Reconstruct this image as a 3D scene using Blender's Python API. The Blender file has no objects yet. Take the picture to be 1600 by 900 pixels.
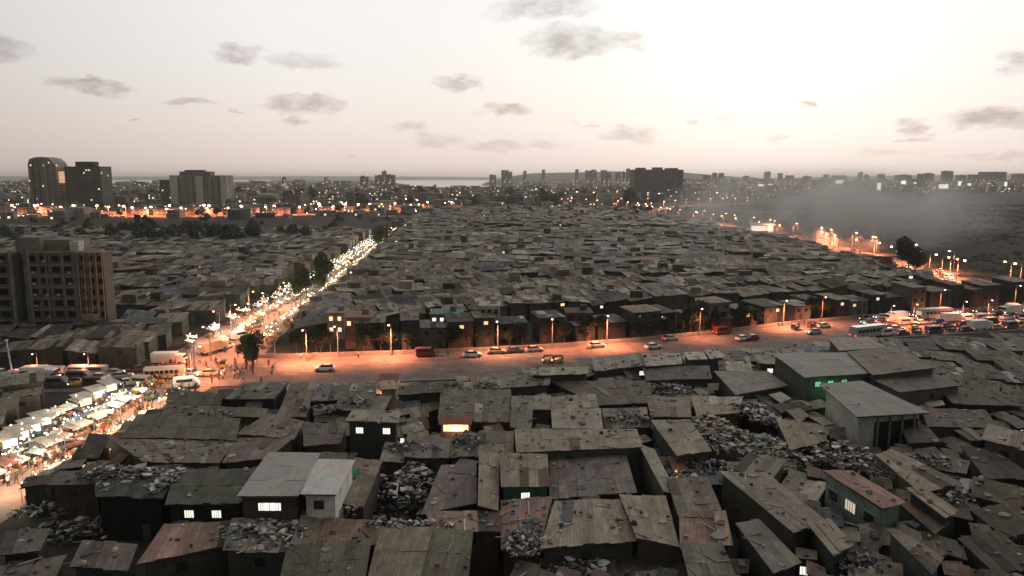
import bpy, bmesh, math, random
import numpy as np
from mathutils import Vector, Matrix, noise
random.seed(7)
R = math.radians
scene = bpy.context.scene
col = scene.collection

# ------------------------------------------------------------------ camera
H = 40.0
FPX = 1150.0
PITCH = math.atan(173 / FPX)
cam_d = bpy.data.cameras.new("camera")
cam = bpy.data.objects.new("camera", cam_d); col.objects.link(cam)
cam.location = (0, 0, H)
cam.rotation_euler = (math.pi / 2 - PITCH, 0, 0)
cam_d.sensor_width = 36; cam_d.lens = 36 * FPX / 1600
cam_d.clip_start = 0.5; cam_d.clip_end = 80000
scene.camera = cam
CP, SP = math.cos(PITCH), math.sin(PITCH)

# ------------------------------------------------------------------ colour management
vs = scene.view_settings
vs.view_transform = 'Standard'; vs.look = 'None'; vs.gamma = 1; vs.exposure = 0.0
try: vs.use_curve_mapping = False
except Exception: pass
scene.cycles.use_denoising = True
scene.cycles.max_bounces = 4
scene.cycles.diffuse_bounces = 2
scene.cycles.glossy_bounces = 2
scene.cycles.volume_bounces = 0
scene.cycles.sample_clamp_indirect = 4
scene.cycles.use_light_tree = True
scene.cycles.volume_max_steps = 96

# ------------------------------------------------------------------ world
SUN_AZ, SUN_EL = R(19), R(9)
w = bpy.data.worlds.new("World"); scene.world = w; w.use_nodes = True
nt = w.node_tree; nt.nodes.clear()
def N(t, **k):
    n = nt.nodes.new(t)
    for a, b in k.items(): setattr(n, a, b)
    return n
def L(a, b): nt.links.new(a, b)
def math_n(op, a, b=None, c=None, clamp=False):
    n = N('ShaderNodeMath', operation=op); n.use_clamp = clamp
    for i, v in enumerate((a, b, c)):
        if v is None: continue
        if isinstance(v, (int, float)): n.inputs[i].default_value = v
        else: L(v, n.inputs[i])
    return n.outputs[0]
def ramp_n(fac, stops):
    n = N('ShaderNodeValToRGB'); cr = n.color_ramp
    while len(cr.elements) > 1: cr.elements.remove(cr.elements[-1])
    cr.elements[0].position = stops[0][0]; cr.elements[0].color = (*stops[0][1], 1)
    for p, c in stops[1:]:
        e = cr.elements.new(p); e.color = (*c, 1)
    L(fac, n.inputs[0]); return n.outputs[0]
def mixc(kind, fac, a, b):
    n = N('ShaderNodeMix', data_type='RGBA', blend_type=kind)
    for s, v in ((n.inputs[0], fac), (n.inputs[6], a), (n.inputs[7], b)):
        if isinstance(v, (int, float)): s.default_value = v
        elif isinstance(v, tuple): s.default_value = (*v, 1)
        else: L(v, s)
    return n.outputs[2]
tc = N('ShaderNodeTexCoord')
nrm = N('ShaderNodeVectorMath', operation='NORMALIZE'); L(tc.outputs['Generated'], nrm.inputs[0])
sep = N('ShaderNodeSeparateXYZ'); L(nrm.outputs[0], sep.inputs[0])
dx, dy, dz = sep.outputs
gd = Vector((math.sin(R(17)) * math.cos(R(15)), math.cos(R(17)) * math.cos(R(15)), math.sin(R(15))))
dot = N('ShaderNodeVectorMath', operation='DOT_PRODUCT'); L(nrm.outputs[0], dot.inputs[0]); dot.inputs[1].default_value = gd
f = math_n('MULTIPLY_ADD', dot.outputs['Value'], 0.5, 0.5)
g = lambda v: (v, v * 1.0, v * 1.0)
base = ramp_n(f, [(0.0, (.17, .165, .155)), (0.40, (.24, .23, .22)), (0.55, (.46, .45, .43)), (0.70, (.56, .55, .54)), (0.80, (.68, .665, .655)),
                  (0.865, (.81, .79, .775)), (0.915, (.91, .885, .87)), (0.955, (.93, .905, .88)), (0.985, (.96, .94, .90)), (1.0, (.985, .965, .92))])
elv = ramp_n(dz, [(0.0, (.88, .745, .70)), (0.025, (.93, .80, .745)), (0.075, (.99, .90, .84)), (0.125, (1.0, .965, .935)), (0.2, (1, 1, 1)), (1.0, (.8, .82, .86))])
skyc = mixc('MULTIPLY', 1.0, base, elv)
nish = N('ShaderNodeTexSky', sky_type='NISHITA'); nish.sun_disc = False
nish.sun_elevation = SUN_EL; nish.sun_rotation = SUN_AZ; nish.dust_density = 3.0
hs = N('ShaderNodeHueSaturation'); hs.inputs['Saturation'].default_value = 0.25; L(nish.outputs[0], hs.inputs['Color'])
nsc = mixc('MULTIPLY', 1.0, hs.outputs[0], (.003, .003, .003))
skyc = mixc('ADD', 1.0, skyc, nsc)
# clouds: patches at fixed bearings, broken up by noise
az = math_n('ARCTAN2', dx, dy)
comb = N('ShaderNodeCombineXYZ'); L(math_n('MULTIPLY', az, 1.0), comb.inputs[0]); L(math_n('MULTIPLY', dz, 2.2), comb.inputs[1])
nz = N('ShaderNodeTexNoise'); nz.inputs['Scale'].default_value = 24; nz.inputs['Detail'].default_value = 7; nz.inputs['Roughness'].default_value = 0.62
L(comb.outputs[0], nz.inputs['Vector'])
nzs = N('ShaderNodeSeparateColor'); L(nz.outputs['Color'], nzs.inputs[0])
azd = math_n('ADD', az, math_n('MULTIPLY', math_n('SUBTRACT', nzs.outputs[0], 0.5), 0.075))
eld = math_n('ADD', dz, math_n('MULTIPLY', math_n('SUBTRACT', nzs.outputs[1], 0.5), 0.036))
def pdir(px, py):
    u, v = (px - 800) / FPX, (450 - py) / FPX
    d = Vector((u, CP + v * SP, -SP + v * CP)); return d.normalized()
# px, py, half width, half height, strength
CL = [(893, 66, 74, 27, 1.0), (982, 60, 34, 14, .6), (845, 12, 85, 22, .8), (372, 84, 36, 16, .9), (352, 92, 20, 8, .5), (475, 98, 60, 13, .55), (10, 78, 42, 26, .75),
      (142, 135, 66, 14, .95), (165, 144, 34, 9, .5), (290, 157, 42, 9, .7), (213, 190, 9, 3, .7), (472, 164, 66, 16, .9), (462, 188, 20, 9, .75), (378, 171, 12, 4, .5), (718, 132, 36, 12, .85),
      (795, 171, 38, 12, .85), (750, 173, 22, 5, .3), (640, 198, 26, 10, .55), (690, 217, 44, 11, .5), (775, 228, 50, 9, .5), (850, 224, 44, 7, .4),
      (980, 212, 52, 13, .6), (915, 192, 24, 5, .4), (1260, 162, 19, 8, .8), (1545, 184, 78, 22, 1.0), (1590, 100, 34, 22, .9), (1425, 197, 30, 13, .85),
      (1420, 216, 34, 5, .6), (1205, 214, 30, 5, .5), (1075, 191, 13, 5, .5), (1130, 191, 26, 4, .3), (1560, 246, 70, 6, .5), (548, 242, 14, 3, .4), (1580, 192, 60, 10, .8), (1395, 236, 60, 5, .3)]
mask = None
for (px, py, hw, hh, st) in CL:
    d = pdir(px, py); a0 = math.atan2(d.x, d.y); e0 = d.z
    ra = abs(math.atan2(pdir(px + hw, py).x, pdir(px + hw, py).y) - a0); re = abs(pdir(px, py - hh).z - e0)
    ax = math_n('MULTIPLY', math_n('SUBTRACT', azd, a0), 1 / ra)
    ey = math_n('MULTIPLY', math_n('SUBTRACT', eld, e0), 1 / re)
    r2 = math_n('MULTIPLY_ADD', ax, ax, math_n('MULTIPLY', ey, ey))
    m = math_n('MULTIPLY', math_n('SUBTRACT', 1.15, math_n('MULTIPLY', r2, 0.9), clamp=True), st)
    mask = m if mask is None else math_n('MAXIMUM', mask, m)
nz2 = N('ShaderNodeTexNoise'); nz2.inputs['Scale'].default_value = 38; nz2.inputs['Detail'].default_value = 8; nz2.inputs['Roughness'].default_value = .6
L(comb.outputs[0], nz2.inputs['Vector'])
mask = math_n('MULTIPLY', mask, math_n('MULTIPLY_ADD', nz2.outputs[0], 2.5, -0.48, clamp=True), clamp=True)
skyc = mixc('MIX', mask, skyc, mixc('MULTIPLY', 1.0, skyc, (.58, .545, .545)))
bg = N('ShaderNodeBackground'); L(skyc, bg.inputs[0]); bg.inputs[1].default_value = 1.0
out = N('ShaderNodeOutputWorld'); L(bg.outputs[0], out.inputs[0])

# ------------------------------------------------------------------ sun (low afterglow, broad)
sd = bpy.data.lights.new("sun", 'SUN'); sd.energy = 0.5; sd.angle = R(20); sd.color = (1, .9, .8)
so = bpy.data.objects.new("sun", sd); col.objects.link(so)
sdir = Vector((math.sin(SUN_AZ) * math.cos(R(14)), math.cos(SUN_AZ) * math.cos(R(14)), math.sin(R(14))))
so.rotation_euler = sdir.to_track_quat('Z', 'Y').to_euler(); so.location = (0, 0, 200)

# ------------------------------------------------------------------ picture <-> ground
def G(px, py, z=0.0):
    u, v = (px - 800) / FPX, (450 - py) / FPX
    d = Vector((u, CP + v * SP, -SP + v * CP))
    t = (z - H) / d.z
    return Vector((d.x * t, d.y * t, z))
def PX(p):
    x, y, z = p[0], p[1], p[2] - H
    dep = y * CP - z * SP; up = y * SP + z * CP
    return (800 + FPX * x / dep, 450 - FPX * up / dep, dep) if dep > 0.1 else (-9999, 0, dep)
def zat(dist, py):
    """height seen at picture row py at depth Y=dist"""
    v = (450 - py) / FPX
    return H + dist * (-SP + v * CP) / (CP + v * SP)

# ------------------------------------------------------------------ materials
MATS = {}
class NT:
    def __init__(s, m): s.m = m; s.t = m.node_tree; s.n = s.t.nodes; s.l = s.t.links
    def node(s, t, **k):
        n = s.n.new(t)
        for a, b in k.items(): setattr(n, a, b)
        return n
    def ln(s, a, b): s.l.new(a, b)
    def val(s, sock, v):
        if isinstance(v, (int, float)): sock.default_value = v
        elif isinstance(v, tuple): sock.default_value = v if len(v) == len(sock.default_value) else (*v, 1)
        else: s.ln(v, sock)
    def m2(s, op, a, b=None, c=None, clamp=False):
        n = s.node('ShaderNodeMath', operation=op); n.use_clamp = clamp
        for i, v in enumerate((a, b, c)):
            if v is not None: s.val(n.inputs[i], v)
        return n.outputs[0]
    def mix(s, kind, fac, a, b):
        n = s.node('ShaderNodeMix', data_type='RGBA', blend_type=kind)
        s.val(n.inputs[0], fac); s.val(n.inputs[6], a); s.val(n.inputs[7], b); return n.outputs[2]
    def noise(s, vec, scale, detail=4, rough=.55):
        n = s.node('ShaderNodeTexNoise'); n.inputs['Scale'].default_value = scale; n.inputs['Detail'].default_value = detail
        n.inputs['Roughness'].default_value = rough; s.ln(vec, n.inputs['Vector']); return n.outputs[0]
    def ramp(s, fac, stops):
        n = s.node('ShaderNodeValToRGB'); cr = n.color_ramp
        while len(cr.elements) > 1: cr.elements.remove(cr.elements[-1])
        cr.elements[0].position = stops[0][0]; cr.elements[0].color = (*stops[0][1], 1)
        for p, c in stops[1:]:
            e = cr.elements.new(p); e.color = (*c, 1)
        s.ln(fac, n.inputs[0]); return n.outputs[0]
def newmat(name):
    m = bpy.data.materials.new(name); m.use_nodes = True; MATS[name] = m
    return NT(m), m.node_tree.nodes['Principled BSDF']
def surf(name, rough=.85, lo=.6, hi=1.35, scale=.5, fine=4.0, streak=False, bump=0.0, source='Col', colour=None, metal=0, spec=.3, rust=0.0, gain=None):
    t, b = newmat(name)
    geo = t.node('ShaderNodeNewGeometry').outputs['Position']
    if colour: base = t.node('ShaderNodeRGB').outputs[0]; base.default_value = (*colour, 1)
    elif source == 'Object': base = t.node('ShaderNodeObjectInfo').outputs['Color']
    else:
        a = t.node('ShaderNodeAttribute'); a.attribute_name = 'Col'; base = a.outputs['Color']
    n1 = t.noise(geo, scale, 6, .65); n2 = t.noise(geo, fine, 4, .6)
    k = t.m2('ADD', t.m2('MULTIPLY', n1, .6), t.m2('MULTIPLY', n2, .4))
    if streak:
        uv = t.node('ShaderNodeUVMap').outputs[0]
        mp = t.node('ShaderNodeMapping'); t.ln(uv, mp.inputs[0]); mp.inputs['Scale'].default_value = (5.5, .35, 1)
        n3 = t.noise(mp.outputs[0], 1.0, 4, .7)
        k = t.m2('ADD', t.m2('MULTIPLY', k, .62), t.m2('MULTIPLY', n3, .38))
    fac = t.ramp(k, [(.30, (lo,) * 3), (.50, (1, 1, 1)), (.70, (hi,) * 3)])
    c = t.mix('MULTIPLY', 1.0, base, fac)
    if gain: c = t.mix('MULTIPLY', 1.0, c, gain)
    if rust:
        n4 = t.noise(geo, .35, 5, .7)
        rm = t.ramp(n4, [(.52, (0, 0, 0)), (.66, (rust,) * 3)])
        c = t.mix('MIX', rm, c, (.105, .066, .048))
    t.val(b.inputs['Base Color'], c)
    b.inputs['Roughness'].default_value = rough; b.inputs['Metallic'].default_value = metal
    b.inputs['Specular IOR Level'].default_value = spec
    if bump:
        bn = t.node('ShaderNodeBump'); bn.inputs['Strength'].default_value = bump; bn.inputs['Distance'].default_value = .1
        hsrc = n2
        if streak:
            wv = t.node('ShaderNodeTexWave'); wv.inputs['Scale'].default_value = 2.6; wv.inputs['Distortion'].default_value = .4
            t.ln(uv, wv.inputs['Vector']); hsrc = t.m2('ADD', t.m2('MULTIPLY', wv.outputs[1], .6), n2)
        t.ln(hsrc, bn.inputs['Height']); t.ln(bn.outputs[0], b.inputs['Normal'])
    return MATS[name]
surf('roofing', .74, .26, 2.3, .7, 5.5, True, .35, spec=.10, rust=.5, gain=(1.10, 1.04, .95))
surf('clean_metal', .72, .62, 1.3, .5, 3.5, True, .25, spec=.22, rust=.15)
surf('plaster', .9, .45, 1.4, .5, 3.0, False, .2, spec=.1)
surf('junk', .85, .6, 1.4, 2.0, 9.0)
surf('paint', .35, .85, 1.1, 1.0, 5.0, source='Object', spec=.5)
surf('cloth', .95, .7, 1.2, 3.0, 9.0, source='Object')
surf('ground_dirt', .95, .5, 1.6, .12, 1.3, spec=.03, colour=(.052, .047, .038))
surf('asphalt', .85, .42, 1.6, .3, 2.5, spec=.1, colour=(.17, .14, .12), bump=.1)
surf('dust_road', .9, .55, 1.5, .3, 2.6, colour=(.17, .14, .11), bump=.15)
surf('concrete', .85, .6, 1.3, .6, 3.0, colour=(.24, .22, .195))
surf('field', .95, .5, 1.5, .008, .09, colour=(.055, .050, .041), spec=.02)
surf('far_land', .95, .5, 1.6, .006, .05, colour=(.075, .07, .06))
surf('hill', .95, .6, 1.4, .004, .03, colour=(.11, .10, .092))
surf('bark', .9, .6, 1.3, 2, 9, colour=(.10, .075, .055))
surf('steel', .5, .8, 1.2, 2, 9, colour=(.28, .26, .25), metal=.4)
surf('rubber', .8, .8, 1.2, 4, 9, colour=(.02, .02, .02))
surf('dark_metal', .6, .7, 1.3, 2, 9, colour=(.04, .04, .042))
surf('skin', .6, .9, 1.1, 3, 9, colour=(.17, .10, .07))
surf('hair', .6, .9, 1.1, 3, 9, colour=(.012, .01, .009))
def flat(name, c, rough=.4, spec=.5, metal=0):
    t, b = newmat(name); b.inputs['Base Color'].default_value = (*c, 1); b.inputs['Roughness'].default_value = rough
    b.inputs['Specular IOR Level'].default_value = spec; b.inputs['Metallic'].default_value = metal
surf('paintwhite', .7, .8, 1.2, 2, 9, colour=(.33, .34, .31))
flat('glass', (.02, .024, .026), .12, .6)
flat('dark_opening', (.012, .012, .011), .9, .1)
def emit(name, c, s):
    t, b = newmat(name); b.inputs['Base Color'].default_value = (*c, 1); b.inputs['Emission Color'].default_value = (*c, 1)
    b.inputs['Emission Strength'].default_value = s; b.inputs['Roughness'].default_value = .4
    return MATS[name]
emit('lit_white', (1, .95, .84), 1.15); emit('lit_warm', (1, .66, .36), 1.25); emit('lit_dim', (1, .85, .62), .5); emit('lit_green', (.35, .95, .62), .4)
emit('lamp_orange', (1, .52, .26), 12); emit('lamp_white', (1, .93, .78), 9); emit('far_orange', (1, .42, .2), 40); emit('far_white', (1, .93, .8), 22)
emit('headlight', (1, .90, .72), 6); emit('taillight', (1, .10, .06), 4); emit('bulb_white', (1, .97, .84), 9); emit('bulb_warm', (1, .70, .40), 9)
for m in ('lamp_orange', 'lamp_white', 'far_orange', 'far_white', 'headlight', 'taillight', 'bulb_white', 'bulb_warm', 'lit_white', 'lit_warm', 'lit_green'):
    try: MATS[m].cycles.emission_sampling = 'NONE'
    except Exception: pass
# foliage
t, b = newmat('foliage'); oi = t.node('ShaderNodeObjectInfo'); geo = t.node('ShaderNodeNewGeometry').outputs['Position']
nn = t.noise(geo, .8, 3); cc = t.mix('MIX', nn, (.020, .034, .018), (.075, .095, .045))
t.val(b.inputs['Base Color'], t.mix('MULTIPLY', 1.0, cc, oi.outputs['Color'])); b.inputs['Roughness'].default_value = .8
# facade with a grid of windows, some of them lit
def facade(name, pw=3.0, ph=3.1, lit=.10, fx=(.25, .75), fy=(.30, .78), litcol=(1, .80, .52), dark=.28, es=1.3):
    t, b = newmat(name)
    a = t.node('ShaderNodeAttribute'); a.attribute_name = 'Col'
    uv = t.node('ShaderNodeUVMap').outputs[0]; sp = t.node('ShaderNodeSeparateXYZ'); t.ln(uv, sp.inputs[0])
    u = t.m2('DIVIDE', sp.outputs[0], pw); v = t.m2('DIVIDE', sp.outputs[1], ph)
    fu, fv = t.m2('FRACT', u), t.m2('FRACT', v)
    def band(x, lo, hi): return t.m2('MULTIPLY', t.m2('GREATER_THAN', x, lo), t.m2('LESS_THAN', x, hi))
    win = t.m2('MULTIPLY', band(fu, *fx), band(fv, *fy))
    cb = t.node('ShaderNodeCombineXYZ'); t.ln(t.m2('FLOOR', u), cb.inputs[0]); t.ln(t.m2('FLOOR', v), cb.inputs[1])
    wn = t.node('ShaderNodeTexWhiteNoise'); wn.noise_dimensions = '2D'; t.ln(cb.outputs[0], wn.inputs[0])
    geo = t.node('ShaderNodeNewGeometry')
    nzr = t.node('ShaderNodeSeparateXYZ'); t.ln(geo.outputs['Normal'], nzr.inputs[0])
    vert = t.m2('LESS_THAN', nzr.outputs[2], .5)
    win = t.m2('MULTIPLY', win, vert)
    n1 = t.noise(geo.outputs['Position'], .08, 5, .65)
    c = t.mix('MULTIPLY', 1.0, a.outputs['Color'], t.ramp(n1, [(.3, (.65,) * 3), (.7, (1.3,) * 3)]))
    c = t.mix('MIX', win, c, t.mix('MULTIPLY', 1.0, c, (dark, dark, dark)))
    t.val(b.inputs['Base Color'], c); b.inputs['Roughness'].default_value = .85
    on = t.m2('MULTIPLY', win, t.m2('LESS_THAN', wn.outputs['Value'], lit))
    b.inputs['Emission Color'].default_value = (*litcol, 1)
    t.val(b.inputs['Emission Strength'], t.m2('MULTIPLY', on, es))
    MATS[name].cycles.emission_sampling = 'NONE'
facade('facade_far', 4.5, 3.4, .07)
facade('facade_lit', 4.0, 3.4, .16, es=2.2)
facade('facade_tower', 3.2, 3.1, .02, (.2, .8), (.28, .8), dark=.35)
facade('facade_strips', 3.6, 40, .0, (.1, .42), (-1, 2), dark=.55)
# water
t, b = newmat('water'); b.inputs['Base Color'].default_value = (.30, .30, .29, 1); b.inputs['Roughness'].default_value = .2
geo = t.node('ShaderNodeNewGeometry').outputs['Position']; bn = t.node('ShaderNodeBump'); bn.inputs['Strength'].default_value = .05
t.ln(t.noise(geo, .05, 3), bn.inputs['Height']); t.ln(bn.outputs[0], b.inputs['Normal'])

# ------------------------------------------------------------------ mesh builder
class MB:
    def __init__(s): s.v = []; s.f = []; s.c = []; s.uv = []; s.mi = []
    def poly(s, pts, c=(.2, .2, .2), uv=None, mi=0):
        i = len(s.v); s.v += [tuple(p) for p in pts]; s.f.append(tuple(range(i, i + len(pts)))); s.c.append(c); s.mi.append(mi)
        if uv is None:
            a = Vector(pts[1]) - Vector(pts[0]); n = a.cross(Vector(pts[2]) - Vector(pts[1]))
            if abs(n.z) < .5 * n.length:
                h = Vector((n.y, -n.x, 0)); h = h.normalized() if h.length > 1e-9 else Vector((1, 0, 0))
                uv = [(Vector(p).dot(h), p[2]) for p in pts]
            else: uv = [(p[0], p[1]) for p in pts]
        s.uv += uv
    def prism(s, base, tops, c, ctop=None, bottom=False, mi=0, mtop=None):
        """base: list of (x,y,z), tops: same count"""
        n = len(base)
        ar = sum(base[i][0] * base[(i + 1) % n][1] - base[(i + 1) % n][0] * base[i][1] for i in range(n))
        if ar < 0: base = base[::-1]; tops = tops[::-1]
        for i in range(n):
            j = (i + 1) % n; s.poly([base[i], base[j], tops[j], tops[i]], c, None, mi)
        s.poly(tops, ctop or c, None, mi if mtop is None else mtop)
        if bottom: s.poly(base[::-1], c, None, mi)
    def box(s, cx, cy, cz, lx, ly, lz, c=(.2, .2, .2), rot=0.0, mi=0, M=None):
        """cz is the bottom"""
        ca, sa = math.cos(rot), math.sin(rot); b_ = []
        for (a, b2) in ((-1, -1), (1, -1), (1, 1), (-1, 1)):
            x, y = a * lx / 2, b2 * ly / 2
            b_.append(Vector((cx + x * ca - y * sa, cy + x * sa + y * ca, cz)))
        t_ = [p + Vector((0, 0, lz)) for p in b_]
        if M: b_ = [M @ p for p in b_]; t_ = [M @ p for p in t_]
        for i in range(4):
            j = (i + 1) % 4; s.poly([b_[i], b_[j], t_[j], t_[i]], c, None, mi)
        s.poly(t_, c, None, mi); s.poly(b_[::-1], c, None, mi)
    def tube(s, a, b_, r0, r1, n=8, c=(.2, .2, .2), cap=True, mi=0):
        a, b_ = Vector(a), Vector(b_); d = (b_ - a).normalized()
        x = d.orthogonal().normalized(); y = d.cross(x)
        A = [a + (x * math.cos(k * 2 * math.pi / n) + y * math.sin(k * 2 * math.pi / n)) * r0 for k in range(n)]
        B = [b_ + (x * math.cos(k * 2 * math.pi / n) + y * math.sin(k * 2 * math.pi / n)) * r1 for k in range(n)]
        for k in range(n):
            j = (k + 1) % n; s.poly([A[k], A[j], B[j], B[k]], c, None, mi)
        if cap: s.poly(B, c, None, mi); s.poly(A[::-1], c, None, mi)
    def ball(s, p, r, c=(.2, .2, .2), n=8, m=5, mi=0, sz=1.0):
        p = Vector(p); rings = []
        for k in range(1, m):
            th = math.pi * k / m
            rings.append([p + Vector((r * math.sin(th) * math.cos(q * 2 * math.pi / n), r * math.sin(th) * math.sin(q * 2 * math.pi / n), r * sz * math.cos(th))) for q in range(n)])
        top, bot = p + Vector((0, 0, r * sz)), p - Vector((0, 0, r * sz))
        for q in range(n):
            j = (q + 1) % n
            s.poly([top, rings[0][q], rings[0][j]], c, None, mi); s.poly([rings[-1][j], rings[-1][q], bot], c, None, mi)
            for k in range(m - 2): s.poly([rings[k][q], rings[k + 1][q], rings[k + 1][j], rings[k][j]], c, None, mi)
    def mesh(s, name, mats):
        me = bpy.data.meshes.new(name); me.from_pydata(s.v, [], s.f)
        nl = sum(len(x) for x in s.f)
        ca = me.color_attributes.new('Col', 'FLOAT_COLOR', 'CORNER')
        cols = np.ones((nl, 4), np.float32); k = 0
        for f_, c in zip(s.f, s.c): cols[k:k + len(f_), :3] = c[:3]; k += len(f_)
        ca.data.foreach_set('color', cols.ravel())
        ul = me.uv_layers.new(name='UVMap'); ul.data.foreach_set('uv', np.array(s.uv, np.float32).ravel())
        for m in (mats if isinstance(mats, (list, tuple)) else [mats]): me.materials.append(MATS[m])
        if any(s.mi): me.polygons.foreach_set('material_index', s.mi)
        me.update(); return me
    def build(s, name, mats, parent=None, loc=None):
        if not s.f: return None
        if loc is not None:
            L_ = Vector(loc); s.v = [(a - L_.x, b_ - L_.y, c - L_.z) for a, b_, c in s.v]
        o = bpy.data.objects.new(name, s.mesh(name, mats)); col.objects.link(o)
        if parent: o.parent = parent
        elif loc is not None: o.location = loc
        return o
def tag(o, label=None, cat=None, group=None, kind=None):
    if label: o['label'] = label
    if cat: o['category'] = cat
    if group: o['group'] = group
    if kind: o['kind'] = kind
    return o
def thing(name, label, cat, loc=(0, 0, 0), rz=0, group=None):
    o = bpy.data.objects.new(name, None); o.empty_display_size = .3; col.objects.link(o)
    o.location = loc; o.rotation_euler = (0, 0, rz); return tag(o, label, cat, group)
KIDS = {}
def kids(o):
    return [c for c in o.children]
def dup(root, loc, rz, label=None, group=None, scale=None, colours=None):
    r = root.copy(); col.objects.link(r); r.location = loc; r.rotation_euler = (0, 0, rz)
    if scale: r.scale = scale if isinstance(scale, tuple) else (scale,) * 3
    if label: r['label'] = label
    if group: r['group'] = group
    for ch in root.children:
        c = ch.copy(); col.objects.link(c); c.parent = r
        if colours and ch.name.split('.')[0] in colours: c.color = colours[ch.name.split('.')[0]]
        for g_ in ch.children:
            d = g_.copy(); col.objects.link(d); d.parent = c
    return r
def V(c, k): return tuple(x * k for x in c)
def jit(c, a=.2):
    k = random.uniform(1 - a, 1 + a); return tuple(max(.005, x * k * random.uniform(.96, 1.04)) for x in c)
def inpoly(p, poly):
    x, y = p[0], p[1]; c = False; n = len(poly); j = n - 1
    for i in range(n):
        xi, yi = poly[i][0], poly[i][1]; xj, yj = poly[j][0], poly[j][1]
        if (yi > y) != (yj > y) and x < (xj - xi) * (y - yi) / (yj - yi) + xi: c = not c
        j = i
    return c
ORD = 'first second third fourth fifth sixth seventh eighth ninth tenth eleventh twelfth thirteenth fourteenth fifteenth sixteenth seventeenth eighteenth nineteenth twentieth'.split()
def ordn(i):
    if i < 20: return ORD[i]
    i += 1; return '%d%s' % (i, {1: 'st', 2: 'nd', 3: 'rd'}.get(i % 10 if i % 100 not in (11, 12, 13) else 0, 'th'))

#@@STRUCT
# ------------------------------------------------------------------ ground, roads, water
def sheet(name, pts, z, mat, cell=None, kind='structure'):
    m = MB(); m.poly([(p[0], p[1], z) for p in pts], (.1, .1, .1)); o = m.build(name, mat); tag(o, kind=kind); return o
def strip(name, left, right, z, mat, th=0.0):
    m = MB()
    for i in range(len(left) - 1):
        a, b_, c, d = left[i], left[i + 1], right[i + 1], right[i]
        m.poly([(a[0], a[1], z), (d[0], d[1], z), (c[0], c[1], z), (b_[0], b_[1], z)], (.1, .1, .1))
        if th:
            for (p, q) in ((a, b_), (c, d)):
                m.poly([(p[0], p[1], z), (q[0], q[1], z), (q[0], q[1], z - th), (p[0], p[1], z - th)], (.1, .1, .1))
    o = m.build(name, mat); tag(o, kind='structure'); return o
def offset(line, wl, wr):
    A, B = [], []
    for i, p in enumerate(line):
        a = line[max(0, i - 1)]; b_ = line[min(len(line) - 1, i + 1)]
        d = Vector((b_[0] - a[0], b_[1] - a[1])).normalized(); n = Vector((-d.y, d.x))
        l_ = wl[i] if isinstance(wl, (list, tuple)) else wl; r_ = wr[i] if isinstance(wr, (list, tuple)) else wr
        A.append((p[0] + n.x * l_, p[1] + n.y * l_)); B.append((p[0] - n.x * r_, p[1] - n.y * r_))
    return A, B
m = MB()
m.poly([(-16000, -300, 0), (16000, -300, 0), (16000, 17000, 0), (-16000, 17000, 0)])
tag(m.build('ground', 'ground_dirt'), kind='structure')
# main road: left (north) edge and right (south) edge, seen from the left end
roadN = [G(*p) for p in [(-260, 586), (0, 583), (180, 582), (300, 566), (400, 561), (550, 557), (700, 552), (850, 545), (1000, 534), (1130, 521), (1250, 506), (1400, 494), (1600, 481), (1900, 468)]]
roadS = [G(*p) for p in [(-300, 618), (0, 614), (180, 612), (290, 606), (400, 603), (550, 600), (700, 594), (850, 584), (1000, 569), (1130, 554), (1250, 541), (1400, 528), (1600, 516), (1900, 504)]]
strip('main_road', roadN, roadS, .12, 'asphalt', .12)
roadMid = [((a + b_) / 2) for a, b_ in zip(roadN, roadS)]
# market street
MKT = [G(*p) for p in [(-170, 850), (-5, 758), (118, 688), (216, 628), (320, 568), (410, 502), (492, 452), (560, 402), (612, 360)]]
MW = [8.5, 8.5, 8.5, 8.5, 11, 9.5, 7, 6, 6]
ml, mr = offset(MKT, MW, MW)
strip('market_street', ml, mr, .06, 'dust_road')
# far expressway along the field and its fork
FAR = [G(*p) for p in [(1900, 520), (1600, 463), (1500, 437), (1400, 411), (1300, 387), (1200, 366), (1100, 347), (1000, 331), (930, 322), (850, 313), (800, 308)]]
fl, fr = offset(FAR, 9, 9)
strip('expressway', fl, fr, .10, 'asphalt')
FAR2 = [G(*p) for p in [(1000, 331), (1060, 322), (1110, 320), (1180, 318)]]
strip('side_road', *offset(FAR2, 8, 8), .08, 'asphalt')
LRO = [G(*p) for p in [(-40, 333), (60, 336), (200, 338), (350, 338), (500, 335), (660, 330), (800, 324)]]
strip('city_road', *offset(LRO, 12, 12), .10, 'dust_road')
# dark marsh field right
fieldp = [(G(*p).x, G(*p).y) for p in [(1900, 500), (1560, 447), (1400, 406), (1300, 383), (1200, 361), (1110, 344), (1150, 318), (1230, 306), (1400, 304), (1600, 310), (2100, 322)]]
sheet('field', fieldp, .03, 'field')
pth = [G(*p) for p in [(1180, 332), (1260, 333), (1330, 331), (1450, 327), (1600, 325), (1800, 326)]]
strip('field_path', *offset(pth, 4.5, 4.5), .05, 'concrete')
# bay water
def water(pts):
    o = sheet('water', [(G(*p).x, G(*p).y) for p in pts], .06, 'water'); return o
water([(600, 281.5), (650, 279), (790, 280), (820, 288), (800, 295), (720, 295), (640, 290)])
water([(150, 279.2), (280, 279), (440, 279.2), (420, 283), (240, 286), (170, 286)])
water([(1080, 283), (1180, 282), (1340, 285), (1330, 290), (1120, 292)])
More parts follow.
